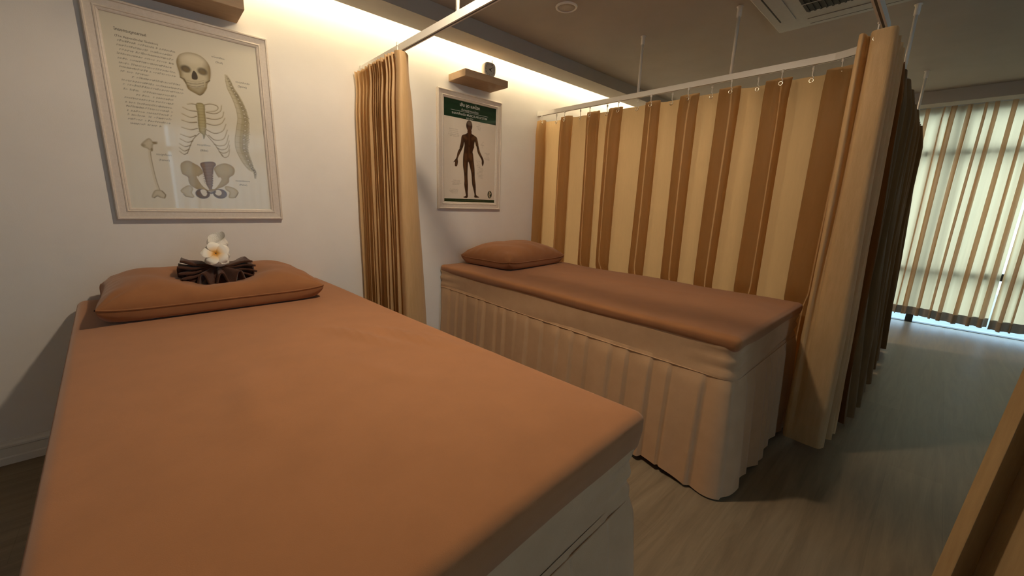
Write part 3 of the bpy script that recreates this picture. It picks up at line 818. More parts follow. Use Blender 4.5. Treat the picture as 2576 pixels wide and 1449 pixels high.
class Canvas:
    """print painted on a fine grid of the sheet; coordinates are metres on the wall"""
    def __init__(s, x0, x1, z0, z1, step, paper):
        s.x = np.linspace(x0, x1, int((x1 - x0) / step)); s.z = np.linspace(z0, z1, int((z1 - z0) / step))
        s.X, s.Z = np.meshgrid(s.x, s.z, indexing='ij'); s.C = np.ones(s.X.shape + (3,)) * paper; s.step = step

    def win(s, pts, m):
        p = np.array(pts); i0 = np.searchsorted(s.x, p[:, 0].min() - m); i1 = np.searchsorted(s.x, p[:, 0].max() + m)
        j0 = np.searchsorted(s.z, p[:, 1].min() - m); j1 = np.searchsorted(s.z, p[:, 1].max() + m)
        return slice(i0, i1), slice(j0, j1)

    def blend(s, w, a, col):
        s.C[w] = s.C[w] * (1 - a[..., None]) + col * a[..., None]

    def sdf(s, pts, m):
        w = s.win(pts, m); X, Z = s.X[w], s.Z[w]; p = np.array(pts); n = len(p)
        d = np.full(X.shape, 1e9); ins = np.zeros(X.shape, bool)
        for i in range(n):
            a, b = p[i], p[(i + 1) % n]; e = b - a; t = np.clip(((X - a[0]) * e[0] + (Z - a[1]) * e[1]) / (e @ e + 1e-12), 0, 1)
            d = np.minimum(d, np.hypot(X - a[0] - t * e[0], Z - a[1] - t * e[1]))
            cr = ((a[1] > Z) != (b[1] > Z)) & (X < (b[0] - a[0]) * (Z - a[1]) / (b[1] - a[1] + 1e-12) + a[0]); ins ^= cr
        return w, np.where(ins, -d, d)

    def poly(s, pts, col, alpha=1.0, soft=.0012, edge=None, edge_w=.012, edge_a=.6):
        pts = closed_smooth(pts); w, d = s.sdf(pts, soft * 2 + .002)
        a = np.clip(.5 - d / (2 * soft), 0, 1) * alpha; s.blend(w, a, col)
        if edge is not None:
            e = np.clip(.5 - d / (2 * soft), 0, 1) * np.exp(-(d / edge_w) ** 2) * edge_a; s.blend(w, e, edge)

    def ell(s, c, rx, rz, col, alpha=1.0, soft=.3):
        w = s.win([(c[0] - rx, c[1] - rz), (c[0] + rx, c[1] + rz)], max(rx, rz) * .6)
        d = np.hypot((s.X[w] - c[0]) / rx, (s.Z[w] - c[1]) / rz); s.blend(w, np.clip((1 + soft / 2 - d) / soft, 0, 1) * alpha, col)

    def stroke(s, pts, r, col, alpha=1.0, soft=.0012):
        p = np.array(pts); w = s.win(pts, np.max(r) + soft * 2 + .001); X, Z = s.X[w], s.Z[w]; d = np.full(X.shape, 1e9)
        rr = r if hasattr(r, '__len__') else [r] * len(p)
        for i in range(len(p) - 1):
            a, b = p[i], p[i + 1]; e = b - a; t = np.clip(((X - a[0]) * e[0] + (Z - a[1]) * e[1]) / (e @ e + 1e-12), 0, 1)
            d = np.minimum(d, np.hypot(X - a[0] - t * e[0], Z - a[1] - t * e[1]) - (rr[i] * (1 - t) + rr[i + 1] * t))
        s.blend(w, np.clip(.5 - d / (2 * soft), 0, 1) * alpha, col)

    def textline(s, a, b, h, col, alpha, r):
        a, b = np.array(a), np.array(b); L = np.linalg.norm(b - a); e = (b - a) / L; pos = 0.0
        while pos < L:
            wl = r.uniform(.45, 1.0) * h
            if r.random() < .07: pos += h * .6; continue
            p = a + e * pos; hh = h * r.uniform(.35, .55)
            s.stroke([p + np.array([0, -hh * .5]), p + np.array([wl * .25, hh * .5]), p + e * wl * .6 + np.array([0, r.uniform(-.4, .5) * hh])], h * .12, col, alpha * r.uniform(.5, 1), .0009)
            if r.random() < .25: s.stroke([p + np.array([wl * .2, hh * .8]), p + np.array([wl * .6, hh * .95])], h * .09, col, alpha * .8, .0009)
            pos += wl * .95

    def build(s, y, parent):
        P = np.stack([s.X, np.full(s.X.shape, y), s.Z], -1); g = grid('poster_sheet', P, M['print'], parent, False)
        c = np.concatenate([s.C, np.ones(s.X.shape + (1,))], -1); at = g.data.color_attributes.new('print', 'FLOAT_COLOR', 'POINT')
        at.data.foreach_set('color', c.reshape(-1).astype(np.float32)); return g


def closed_smooth(pts, n=5):
    P = np.array(pts, float); m = len(P); out = []
    for i in range(m):
        a, b, c, d = P[i - 1], P[i], P[(i + 1) % m], P[(i + 2) % m]
        for f in np.arange(n) / n:
            out.append(.5 * (2 * b + (c - a) * f + (2 * a - 5 * b + 4 * c - d) * f ** 2 + (3 * b - a - 3 * c + d) * f ** 3))
    return out


def crop(x0, y0, k):            # zoomed-crop coordinates -> wall metres
    return lambda cx, cy: wall_xz(x0 + cx / k, y0 + cy / k)


def text(body, parent, x, z, width, y, mat, height=None, align='LEFT', slant=0.0, bold=0.0):
    cu = bpy.data.curves.new('printed_text', 'FONT'); cu.body = body; cu.align_x = align; cu.size = 1.0; cu.resolution_u = 3; cu.offset = bold
    o = bpy.data.objects.new('tmp', cu); COL.objects.link(o); bpy.context.view_layer.update()
    dg = bpy.context.evaluated_depsgraph_get(); me = bpy.data.meshes.new_from_object(o.evaluated_get(dg)); bpy.data.objects.remove(o)
    n = len(me.vertices)
    if n == 0: return None
    co = np.zeros(n * 3, np.float32); me.vertices.foreach_get('co', co); co = co.reshape(-1, 3)
    k = width / max(1e-6, co[:, 0].max() - co[:, 0].min()); kz = k if height is None else height / max(1e-6, co[:, 1].max() - co[:, 1].min())
    if height is None: kz = k
    q = np.stack([x + (co[:, 0] - co[:, 0].min()) * k, np.full(n, y), z + co[:, 1] * kz], 1)
    me.vertices.foreach_set('co', q.reshape(-1).astype(np.float32)); me.update(); me.materials.clear(); me.name = 'printed_text'
    return link_mesh('printed_text', me, mat, parent)


def frame_thing(label, x0, x1, z0, z1, bw, cnv, sheet_y):
    t = thing('picture_frame', label, 'picture frame', ((x0 + x1) / 2, 0, z0))
    # moulding profile (inset from the outer edge, distance from the wall)
    prof = [(0, 0), (0, .022), (.004, .027), (.009, .027), (.012, .0225), (.016, .022), (.034, .0205), (.0365, .023), (.040, .0235), (.043, .020), (.046, .0205), (bw - .003, .019), (bw, .0165), (bw, 0)]
    c = [(x0, z0), (x1, z0), (x1, z1), (x0, z1)]; sg = [(1, 1), (-1, 1), (-1, -1), (1, -1)]
    for k, nm in enumerate(('bottom_rail', 'side_rail', 'top_rail', 'side_rail')):
        a, b = c[k], c[(k + 1) % 4]; sa, sb = sg[k], sg[(k + 1) % 4]; V = []; m = len(prof)
        for (pt, s) in ((a, sa), (b, sb)):
            for (u, d) in prof: V.append((pt[0] + s[0] * u, -d, pt[1] + s[1] * u))
        F = [(i, i + 1, m + i + 1, m + i) for i in range(m - 1)]
        mesh(nm, V, F, M['frame'], t)
    MB().box(x0 + .004, x1 - .004, -.008, -.001, z0 + .004, z1 - .004).build('backing', M['frame'], t)
    cnv.build(sheet_y, t)
    mesh('glass', [(x0 + bw - .002, -.0152, z0 + bw - .002), (x1 - bw + .002, -.0152, z0 + bw - .002), (x1 - bw + .002, -.0152, z1 - bw + .002), (x0 + bw - .002, -.0152, z1 - bw + .002)], [(0, 1, 2, 3)], M['glass'], t)
    return t


# --- skeleton chart
r = np.random.default_rng(3)
x0, x1, z0, z1 = -.1, .553, 1.018, 1.917; bw = .053
cv = Canvas(x0 + bw - .004, x1 - bw + .004, z0 + bw - .004, z1 - bw + .004, .0016, srgb(222, 216, 196))
Q5, Q6, Q4 = crop(430, 120, 3.624), crop(330, 330, 7.245), crop(250, 40, 4.832)
bone, dk, md_, pale = srgb(176, 156, 104), srgb(72, 54, 24), srgb(128, 106, 58), srgb(206, 196, 164)
L = lambda Q, pts: [Q(*p) for p in pts]
# skull
cv.poly(L(Q5, [(50, 110), (75, 62), (135, 42), (205, 48), (272, 75), (325, 122), (356, 180), (362, 245), (355, 300), (335, 330), (326, 372), (300, 412), (265, 434), (215, 412), (160, 378), (140, 338), (108, 290), (84, 268), (74, 220), (54, 160)]), pale, 1, .0015, md_, .010, .8)
cv.ell(Q5(200, 100), .045, .024, srgb(226, 218, 192), .7, 1.0); cv.ell(Q5(330, 210), .014, .03, md_, .45, 1.0); cv.ell(Q5(85, 190), .010, .03, md_, .35, 1.0)
cv.ell(Q5(135, 192), .0185, .0155, dk, .85, .5); cv.ell(Q5(140, 200), .012, .009, md_, .6, .8); cv.ell(Q5(286, 216), .0185, .0160, dk, .8, .5); cv.ell(Q5(290, 224), .012, .009, md_, .6, .8)
cv.poly(L(Q5, [(205, 210), (190, 245), (192, 280), (212, 290), (240, 288), (244, 262), (228, 225)]), srgb(52, 34, 14), .95)
for yy, a in ((300, .35), (320, .7), (345, .8), (356, .5)): cv.stroke(L(Q5, [(150, yy - 4), (190, yy + 8), (240, yy + 12), (300, yy)]), .0011, dk, a)
for xx in range(165, 305, 12): cv.stroke(L(Q5, [(xx, 318), (xx + 3, 345)]), .0005, dk, .5)
cv.poly(L(Q5, [(140, 340), (200, 366), (320, 360), (326, 372), (300, 412), (265, 434), (215, 412), (160, 378)]), md_, .45, .003)
cv.stroke(L(Q5, [(84, 268), (120, 285), (140, 320)]), .0016, dk, .8); cv.stroke(L(Q5, [(355, 300), (320, 318)]), .0018, dk, .7); cv.stroke(L(Q5, [(300, 412), (265, 434), (250, 425)]), .0016, dk, .6)
# ribcage
cv.poly(L(Q5, [(228, 510), (300, 515), (312, 600), (322, 700), (318, 782), (300, 834), (288, 790), (262, 770), (248, 700), (242, 600)]), srgb(178, 164, 108), .9, .0015, srgb(120, 108, 60), .006, .7)
for yy in range(530, 790, 26): cv.stroke(L(Q5, [(245, yy), (315, yy + 4)]), .0009, md_, .5)
ribR = [[(305, 522), (360, 514), (420, 532), (428, 560), (395, 580), (320, 586)], [(322, 590), (400, 602), (452, 578), (462, 530)], [(325, 642), (400, 654), (466, 636), (482, 588)], [(325, 692), (400, 708), (462, 690), (492, 645)],
        [(320, 746), (400, 782), (472, 760), (502, 700)], [(345, 800), (402, 842), (480, 832), (515, 752)], [(395, 880), (440, 896), (500, 880), (526, 800)], [(420, 912), (462, 932), (510, 915), (532, 850)], [(440, 950), (480, 962), (522, 945), (536, 890)], [(462, 972), (490, 1002), (525, 985), (536, 930)]]
ribL = [[(235, 520), (190, 512), (150, 516)], [(236, 580), (170, 572), (108, 545)], [(236, 626), (180, 636), (100, 602)], [(236, 680), (170, 682), (98, 660)], [(242, 736), (180, 748), (98, 726)], [(226, 800), (170, 816), (88, 790)], [(200, 850), (150, 862), (84, 832)], [(180, 890), (130, 902), (78, 876)], [(166, 926), (122, 942), (76, 912)], [(152, 960), (120, 972), (80, 946)]]
for i, rb in enumerate(ribR + ribL):
    p = spline(L(Q5, rb), 24); n = len(p); cv.stroke(p + np.array([0, .0022]), .0028, pale, .7, .002); cv.stroke(p, np.linspace(.0016, .0008, n), md_, .8, .0013)
    cv.stroke(p[:n // 2], .0009, dk, .55)
cv.stroke(spline(L(Q5, [(318, 786), (400, 882), (470, 990)]), 20), .0018, md_, .8); cv.stroke(spline(L(Q5, [(258, 780), (200, 842), (150, 962)]), 20), .0018, md_, .8)
# spine
sp = [(497, 250, 8), (520, 300, 24), (545, 370, 34), (580, 430, 40), (615, 500, 45), (645, 580, 50), (660, 660, 54), (655, 750, 62), (645, 850, 64), (650, 930, 60), (685, 1020, 52), (722, 1090, 36), (760, 1132, 16), (768, 1190, 5)]
c_ = spline(L(Q5, [p[:2] for p in sp]), 90); rw = np.interp(np.linspace(0, len(sp) - 1, 90), range(len(sp)), [p[2] for p in sp]) / 3.624 * .00165
cv.stroke(c_, rw, srgb(190, 180, 146), .9, .0016); cv.stroke(c_ + np.array([.006, 0]) * 1.0, rw * .55, srgb(150, 134, 88), .5, .003)
for i in range(2, 88):
    w = rw[i]
    cv.stroke([c_[i] + np.array([w * .1, 0]), c_[i] + np.array([w * r.uniform(.8, 1.15), -w * .35])], .0010, dk, r.uniform(.35, .85), .0010)
    if i % 4 == 0: cv.stroke([c_[i] - np.array([w * .95, 0]), c_[i] + np.array([w * .1, -w * .1])], .0007, md_, .55, .001)
    if i % 3 == 0: cv.ell(c_[i] + np.array([w * .35, r.uniform(-.002, .002)]), .0032, .0022, srgb(228, 222, 200), .7, .8)
cv.stroke([c_[i] - np.array([rw[i] * .95, 0]) for i in range(6, 80)], .0008, md_, .6); cv.stroke(c_[78:], .0022, dk, .6, .0015)
# pelvis
ge, gd = srgb(150, 124, 62), srgb(92, 64, 22)
cv.poly(L(Q6, [(900, 620), (945, 560), (1040, 538), (1150, 590), (1250, 650), (1310, 760), (1230, 830), (1300, 975), (1400, 1078), (1250, 1072), (1100, 1000), (1050, 920), (1030, 830), (930, 770)]), srgb(168, 146, 86), .95, .0015, ge, .008, .7)
cv.poly(L(Q6, [(1510, 680), (1600, 610), (1720, 588), (1832, 630), (1886, 700), (1870, 790), (1790, 850), (1780, 930), (1700, 1000), (1600, 1042), (1500, 1080), (1472, 1050), (1600, 880), (1560, 800)]), srgb(172, 152, 96), .95, .0015, ge, .008, .7)
cv.ell(Q6(1690, 700), .028, .024, srgb(188, 172, 122), .6, .7); cv.ell(Q6(1060, 690), .026, .024, srgb(182, 164, 108), .5, .9)
cv.poly(L(Q6, [(1268, 580), (1480, 558), (1545, 610), (1500, 700), (1482, 1042), (1402, 1042), (1330, 800), (1300, 700)]), srgb(132, 94, 36), .95, .0015, gd, .006, .7)
for yy in range(640, 1000, 56): cv.stroke(L(Q6, [(1330, yy), (1490, yy - 8)]), .0011, gd, .5)
cv.poly(L(Q6, [(930, 770), (1040, 830), (1060, 850), (1000, 815)]), gd, .7)
for sgn, cx in ((1, 1305), (-1, 1622)): cv.ell(Q6(cx, 1142), .0285, .0235, gd, .97, .12); cv.ell(Q6(cx, 1142), .0225, .018, srgb(122, 88, 34), .7, .4)
cv.poly(L(Q6, [(1265, 1075), (1330, 1062), (1385, 1110), (1370, 1175), (1320, 1178), (1280, 1130)]), srgb(222, 216, 196)); cv.ell(Q6(1590, 1122), .0135, .0140, srgb(222, 216, 196), 1, .15)
cv.stroke(L(Q6, [(1390, 1060), (1460, 1085), (1530, 1050)]), .0062, srgb(150, 122, 62), .9); cv.stroke(L(Q6, [(1395, 1115), (1460, 1130), (1530, 1105)]), .0045, gd, .9)
cv.poly(L(Q6, [(1196, 838), (1238, 836), (1392, 1010), (1412, 1078), (1305, 1000)]), srgb(226, 220, 200)); cv.poly(L(Q6, [(1632, 850), (1598, 852), (1490, 1000), (1480, 1052), (1542, 1040), (1640, 900)]), srgb(226, 220, 200))
for i in range(5): cv.ell(Q6(1490, 800 + 42 * i), .002, .0017, srgb(226, 220, 200), .9, .6); cv.stroke(L(Q6, [(1300 + 10 * i, 780 + 40 * i), (1345 + 6 * i, 800 + 38 * i)]), .001, gd, .8)
for pl in ([(900, 1080), (1000, 1000), (1080, 990), (1132, 1050), (1110, 1120), (1152, 1190), (1120, 1212), (1000, 1190), (960, 1150)], [(1790, 1008), (1900, 1050), (1955, 1120), (1900, 1212), (1780, 1212), (1792, 1120), (1730, 1070), (1710, 1010)]):
    cv.poly(L(Q6, pl), srgb(196, 184, 146), .95, .0015, ge, .006, .6)
cv.stroke(L(Q6, [(950, 1150), (1000, 1192), (1120, 1210)]), .0013, gd, .6); cv.stroke(L(Q6, [(1955, 1120), (1900, 1212)]), .0013, gd, .6)
# femur
cv.poly(L(Q6, [(180, 240), (258, 160), (332, 128), (400, 188), (470, 190), (472, 232), (400, 250), (392, 340), (352, 372), (300, 320), (220, 290)]), srgb(200, 188, 154), .8, .0025, md_, .006, .5)
cv.ell(Q6(225, 255), .007, .006, md_, .5, 1.0); cv.ell(Q6(425, 212), .008, .0045, md_, .8, .6); cv.ell(Q6(375, 335), .004, .007, md_, .7, .6)
p = spline(L(Q6, [(350, 370), (372, 520), (425, 760), (478, 950), (530, 1090)]), 40); cv.stroke(p - np.array([.0035, 0]), .0050, srgb(212, 204, 178), .9, .002); cv.stroke(p, .0011, md_, .8)
cv.poly(L(Q6, [(432, 1078), (555, 1078), (632, 1160), (612, 1222), (540, 1212), (480, 1180), (420, 1216), (376, 1190)]), srgb(204, 194, 162), .9, .002, md_, .005, .5); cv.stroke(L(Q6, [(560, 1090), (632, 1160), (612, 1222)]), .0016, md_, .8); cv.stroke(L(Q6, [(420, 1216), (480, 1182), (530, 1205)]), .0012, dk, .7)
# body text
ink = srgb(62, 56, 38)
for (a, b, c, d) in [(195, 290, 910, 435), (210, 350, 890, 480), (220, 400, 890, 530), (215, 450, 890, 580), (225, 510, 895, 630), (240, 565, 905, 685), (245, 610, 915, 735), (260, 665, 630, 730), (400, 745, 970, 835), (275, 780, 1010, 890), (290, 825, 1025, 945), (295, 880, 925, 985), (430, 955, 900, 1025), (310, 990, 900, 1070), (320, 1045, 880, 1120), (330, 1095, 880, 1165), (340, 1145, 870, 1215), (345, 1195, 865, 1260), (350, 1245, 865, 1310), (380, 1300, 750, 1345)]:
    (xa, za), (xb, zb) = Q4(a, b), Q4(c, d); cv.textline((xa, (za + zb) / 2), (xb, (za + zb) / 2), .0095, ink, .72, r)
fr1 = frame_thing('large cream framed skeleton chart hanging above the near pillow', x0, x1, z0, z1, bw, cv, -.0135)
ty = -.0138


def label_text(Q, a, b, body, mat=None, bold=0.0, parent=None, y=ty):
    (xa, za), (xb, zb) = Q(*a), Q(*b); return text(body, parent or fr1, xa, (za + zb) / 2 - .003, xb - xa, y, mat or M['ink'], bold=bold)


label_text(Q4, (170, 150), (570, 248), 'โครงกระดูกรยางค์', bold=.012); label_text(Q4, (185, 240), (710, 342), '(The Appendicular Skeleton)')
for Q, a, b, c, d, s1, s2 in ((Q5, (370, 80), (490, 105), (408, 130), (472, 145), 'กะโหลกศีรษะ', '(Skull)'), (Q5, (590, 314), (715, 332), (610, 354), (690, 366), 'กระดูกสันหลัง', '(Spine)'),
                              (Q5, (240, 884), (360, 896), (270, 934), (340, 946), 'กระดูกซี่โครง', '(Ribs)'), (Q5, (590, 1214), (720, 1220), (625, 1250), (695, 1256), 'กระดูกเชิงกราน', '(Pelvis)'),
                              (Q6, (460, 425), (730, 440), (510, 525), (700, 535), 'กระดูกต้นขา', '(Femur)')):
    label_text(Q, a, b, s1); label_text(Q, c, d, s2)

# --- muscle chart
x0, x1, z0, z1 = 1.553, 2.133, 1.090, 1.902
cv = Canvas(x0 + bw - .004, x1 - bw + .004, z0 + bw - .004, z1 - bw + .004, .0020, srgb(226, 216, 200))
Q7, Q8 = crop(1090, 220, 9.056), crop(1090, 360, 8.522)
zh = (Q7(245, 640)[1] + Q7(1395, 850)[1]) / 2; zl = (Q8(250, 1190)[1] + Q8(1290, 1212)[1]) / 2
green = srgb(16, 52, 30)
cv.C[:, cv.z > zh] = green; cv.C[:, cv.z < zl] = srgb(22, 50, 26)
w = cv.win([(1.95, zh), (2.09, zh + .03)], 0); cv.stroke([(1.93, zh + .008), (2.0, zh + .014), (2.09, zh + .03)], .010, srgb(60, 96, 76), .5, .006)
bd, bl, bm = srgb(58, 32, 18), srgb(132, 92, 60), srgb(86, 50, 28)
body = L(Q7, [(785, 985), (782, 1030), (738, 1062), (680, 1080), (648, 1118), (630, 1250), (600, 1380)]) + L(Q8, [(590, 80), (530, 180), (498, 310), (436, 402), (468, 402), (466, 485), (512, 488), (530, 400), (526, 332), (560, 250), (620, 130)]) + L(Q7, [(690, 1330), (706, 1240), (716, 1330)]) \
    + L(Q8, [(672, 60), (650, 220), (640, 350), (642, 500), (662, 640), (670, 800), (668, 900), (690, 1050), (700, 1125), (645, 1160), (735, 1168), (742, 1050), (746, 900), (736, 700), (742, 500), (756, 400), (800, 560), (822, 680), (836, 880), (860, 980), (885, 1100), (886, 1165), (985, 1165), (940, 1130), (916, 1090), (910, 900), (892, 750), (886, 550), (870, 400), (856, 250), (846, 180), (882, 80)]) \
    + L(Q7, [(930, 1350), (950, 1232), (975, 1330)]) + L(Q8, [(930, 80), (958, 210), (1000, 290), (1040, 370), (1042, 440), (1060, 495), (1085, 425), (1076, 350), (1030, 250), (1000, 180), (970, 60)]) + L(Q7, [(1030, 1310), (1012, 1212), (990, 1140), (930, 1092), (876, 1052), (870, 985)])
cv.poly(body, bd, 1.0, .0014, srgb(36, 18, 8), .006, .7)
hc = Q7(823, 875); cv.ell(hc, .0275, .038, bd, 1, .1); cv.ell((hc[0] + .002, hc[1] + .018), .02, .016, srgb(120, 104, 88), .8, .8)
cv.stroke(L(Q7, [(825, 950), (828, 1040)]), .017, bm, .9, .002)
for pts, rr, a in ((L(Q7, [(820, 1080), (822, 1300)]), .003, .55), (L(Q7, [(700, 1110), (760, 1160)]), .010, .4), (L(Q7, [(950, 1140), (890, 1170)]), .010, .4), (L(Q7, [(990, 1190), (1010, 1300)]), .006, .6), (L(Q7, [(660, 1150), (640, 1300)]), .006, .35),
                   (L(Q8, [(770, 100), (770, 300)]), .004, .5), (L(Q8, [(700, 250), (700, 340)]), .012, .4), (L(Q8, [(810, 260), (815, 340)]), .012, .4), (L(Q8, [(680, 420), (690, 600)]), .008, .4), (L(Q8, [(840, 430), (850, 600)]), .008, .35), (L(Q8, [(695, 720), (700, 860)]), .007, .4),
                   (L(Q8, [(870, 740), (880, 860)]), .007, .4), (L(Q8, [(975, 150), (1020, 270)]), .005, .6), (L(Q8, [(560, 180), (520, 290)]), .005, .6), (L(Q8, [(490, 380), (495, 470)]), .006, .5)):
    cv.stroke(pts, rr, bl, a * .8, .006)
ec = Q8(1210, 1105); cv.ell(ec, .0215, .0290, srgb(22, 40, 24), 1, .1); cv.stroke(L(Q8, [(1205, 1050), (1215, 1090), (1195, 1120), (1215, 1160)]), .005, srgb(196, 180, 150), .9, .002); cv.ell(Q8(1225, 1085), .006, .006, srgb(196, 180, 150), .8, .5); cv.ell(Q8(1190, 1095), .004, .009, srgb(150, 140, 112), .6, .5)
gink = srgb(120, 104, 86)
for Q, a, b, c, d, n in ((Q7, 340, 930, 590, 1090, 5), (Q7, 980, 850, 1100, 960, 4), (Q7, 1080, 1250, 1160, 1370, 5), (Q8, 395, 795, 600, 880, 4), (Q8, 330, 985, 560, 1065, 4), (Q8, 905, 380, 1030, 520, 5), (Q8, 930, 540, 1080, 745, 8), (Q8, 1090, 215, 1220, 355, 6)):
    for k in range(n):
        f = k / max(1, n - 1); p0, p1 = Q(a + r.uniform(0, 50), b + (d - b) * f), Q(c - r.uniform(0, 40), b + (d - b) * f); cv.textline((p0[0], p0[1]), (p1[0], p0[1]), .0085, gink, .55, r)
cv.textline((1.70, (zl + z0 + bw) / 2), (1.98, (zl + z0 + bw) / 2), .007, srgb(120, 128, 96), .6, r)
fr2 = frame_thing('narrow cream framed muscle chart with dark green heading', x0, x1, z0, z1, bw, cv, -.0135)


def t2(a, b, body, bold=0.0):
    (xa, za), (xb, zb) = Q7(*a), Q7(*b); return text(body, fr2, xa, (za + zb) / 2 - .006, xb - xa, ty, M['ink_white'], bold=bold)


t2((610, 395), (1060, 500), 'เส้น จุด และโรค', .012); t2((645, 505), (1030, 585), '(ในทฤษฎีการนวดไทย)'); t2((425, 580), (1225, 715), 'ระบบกล้ามเนื้อ MUSCULAR SYSTEM', .004); t2((755, 690), (910, 722), 'พ.ศ. ๒๕๔๘')
(xa, za), (xb, zb) = Q7(400, 500), Q7(1250, 665)
MB().box(xa, xb, ty, ty + .0001, (za + zb) / 2 - .001, (za + zb) / 2 + .0006).build('printed_rule', M['ink_white'], fr2)


# ------------------------------------------------------------------ shelves and clock
def shelf(label, x0, x1):
    t = thing('wall_shelf', label, 'shelf', ((x0 + x1) / 2, 0, 1.958))
    MB().box(x0, x1, -.198, -.001, 1.958, 2.003, .0015).build('board', M['shelf'], t)
    MB().box(x0 + .001, x1 - .001, -.1985, -.197, 1.9595, 2.0015).build('edge_band', M['shelf'], t)
    return t


shelf('floating wooden shelf above the skeleton chart', .055, .435)
shelf('floating wooden shelf carrying the small clock', 1.655, 2.032)

CX, CY, CZ = 1.882, -.165, 2.0035
t = thing('alarm_clock', 'small rounded white alarm clock on the wooden shelf', 'clock', (CX, CY, CZ), math.radians(-6))


def squircle(w, h, n=48, p=3.2):
    o = []
    for k in range(n):
        a = 2 * PI * k / n; c, s = math.cos(a), math.sin(a); o.append((w / 2 * math.copysign(abs(c) ** (2 / p), c), h / 2 * math.copysign(abs(s) ** (2 / p), s)))
    return o


def extr(rings, cap=True):
    V = []; F = []; n = len(rings[0][0])
    for pts, y in rings:
        for (a, b) in pts: V.append((a, y, b))
    for i in range(len(rings) - 1):
        for k in range(n): F.append((i * n + k, (i + 1) * n + k, (i + 1) * n + (k + 1) % n, i * n + (k + 1) % n))
    if cap: F += [tuple(range(n)), tuple((len(rings) - 1) * n + k for k in range(n))[::-1]]
    return V, F


W = .092; zc = W / 2


def sq(w): return [(a, b + zc) for a, b in squircle(w, w)]


mesh('case', *extr([(sq(W * .86), .035), (sq(W * .98), .028), (sq(W), .0), (sq(W), -.010), (sq(W * .97), -.014), (sq(W * .88), -.0135), (sq(W * .87), -.010)]), M['clock_body'], t, True, True)
mesh('dial', *extr([(sq(W * .875), -.010), (sq(W * .875), -.0108)]), M['clock_face'], t, False, True)
MB().lathe([(0, 0), (.004, 0), (.004, .002), (0, .002)], (0, 0, 0), 12)


def hand(ang, ln, wd, nm):
    c, s = math.cos(ang), math.sin(ang); V = []
    for (u, v) in ((-.006, -wd), (ln, -wd * .6), (ln, wd * .6), (-.006, wd)):
        for y in (-.0112, -.0122): V.append((u * c - v * s, y, zc + u * s + v * c))
    return mesh(nm, V, [(0, 2, 4, 6), (1, 7, 5, 3), (0, 1, 3, 2), (2, 3, 5, 4), (4, 5, 7, 6), (6, 7, 1, 0)], M['clock_ink'], t, False, True)


hand(math.radians(38), .026, .0022, 'minute_hand'); hand(math.radians(-45), .016, .0026, 'hour_hand')
for k in range(12):
    a = PI / 2 - k * PI / 6; body = str(12 if k == 0 else k)
    o = text(body, t, .034 * math.cos(a) - .004, zc + .034 * math.sin(a) - .004, .0085 if k in (0, 10, 11) else .0052, -.0113, M['clock_ink'])
    if o: o.location = (0, 0, 0); o.name = 'numeral'
for sx in (-1, 1): MB().box(sx * .022 - .005, sx * .022 + .005, -.008, .022, 0, .006, .001).build('foot', M['clock_body'], t, local=True)

# ------------------------------------------------------------------ ceiling fittings
t = thing('downlight', 'round recessed downlight with thin white rim, switched off', 'ceiling light', (1.912, -.82, ZC - .008))
MB().lathe([(.050, .008), (.050, .003), (.052, .0), (.056, -.001), (.061, .002), (.063, .0075), (.063, .008)], (1.912, -.82, ZC - .008), 40).build('rim', M['white_metal'], t, True)
MB().lathe([(0.0, .0052), (.02, .0050), (.0495, .0045), (.0505, .0078)], (1.912, -.82, ZC - .008), 40).build('diffuser', M['lens'], t, True)

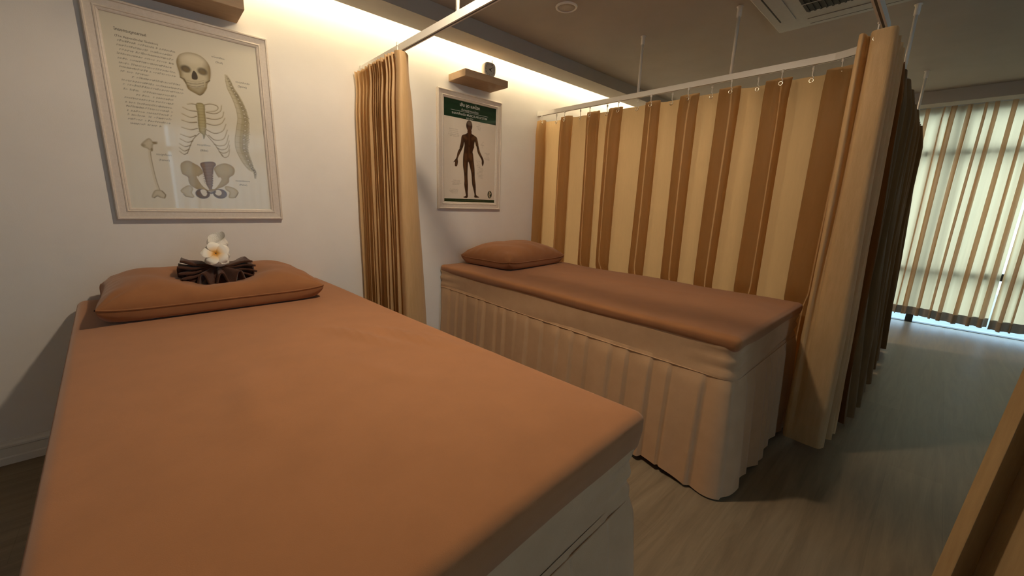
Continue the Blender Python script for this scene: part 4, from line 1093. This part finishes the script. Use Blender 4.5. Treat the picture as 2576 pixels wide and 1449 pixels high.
def lit_downlight(label, x, y, watts, col, ang):
    t = thing('downlight', label, 'ceiling light', (x, y, ZC - .008))
    MB().lathe([(.050, .008), (.050, .003), (.052, .0), (.056, -.001), (.061, .002), (.063, .0075), (.063, .008)], (x, y, ZC - .008), 40).build('rim', M['white_metal'], t, True)
    MB().lathe([(0.0, .0052), (.02, .0050), (.0495, .0045), (.0505, .0078)], (x, y, ZC - .008), 40).build('diffuser', M['lamp_on'], t, True)
    ld = bpy.data.lights.new('downlight_lamp', 'SPOT'); ld.energy = watts; ld.color = col; ld.spot_size = math.radians(ang); ld.spot_blend = .35; ld.shadow_soft_size = .05
    o = bpy.data.objects.new('downlight_lamp', ld); COL.objects.link(o); o.parent = t; o.location = (0, 0, -.012)
    return t


lit_downlight('round recessed downlight switched on above the near bed', .86, -1.36, KEY, (1.0, .80, .58), 176)
lit_downlight('added round downlight, out of view, backlighting the golden partition', 4.5, -1.05, KEY * 1.05, (1.0, .80, .58), 176)  # added out of view to shine through the partition cloth

ax0, ax1, ay0, ay1 = 2.10, 3.02, -2.50, -1.60
zA = ZC - .028
t = thing('ceiling_air_conditioner', 'square ceiling cassette air conditioner with dark louvred grille', 'air conditioner', ((ax0 + ax1) / 2, (ay0 + ay1) / 2, zA))
V, F = rounded_box(ax1 - ax0, ay1 - ay0, .030, .013, (6, 6, 2)); V = V + np.array([(ax0 + ax1) / 2, (ay0 + ay1) / 2, zA - .003])
mesh('panel', V, F, M['ac'], t, True)
gx0, gx1, gy0, gy1 = ax0 + .22, ax1 - .22, ay0 + .20, ay1 - .185
MB().box(gx0, gx1, gy0, gy1, zA - .0045, zA - .0025).build('intake_grille', M['ac_dark'], t)
for k in range(20):
    y = gy0 + (gy1 - gy0) * (k + .5) / 20; MB().box(gx0, gx1, y - .004, y + .004, zA - .0085, zA - .0047).build('louvre', M['ac_dark'], t)
mbx = MB()
for k in range(3): mbx.box(gx0 + (gx1 - gx0) * (k + 1) / 4 - .004, gx0 + (gx1 - gx0) * (k + 1) / 4 + .004, gy0, gy1, zA - .0105, zA - .0087)
mbx.build('grille_rib', M['ac'], t)
for (a, b, c, d) in ((ax1 - .125, ax1 - .055, ay0 + .17, ay1 - .17), (ax0 + .055, ax0 + .125, ay0 + .17, ay1 - .17), (ax0 + .17, ax1 - .17, ay1 - .125, ay1 - .055), (ax0 + .17, ax1 - .17, ay0 + .055, ay0 + .125)):
    MB().box(a, b, c, d, zA - .006, zA - .0032, .0012).build('air_flap', M['ac'], t)
    if b - a < d - c: MB().box(b + .002, b + .008, c, d, zA - .005, zA - .0031).build('outlet_gap', M['ac_dark'], t)
    else: MB().box(a, b, d + .002, d + .008, zA - .005, zA - .0031).build('outlet_gap', M['ac_dark'], t)
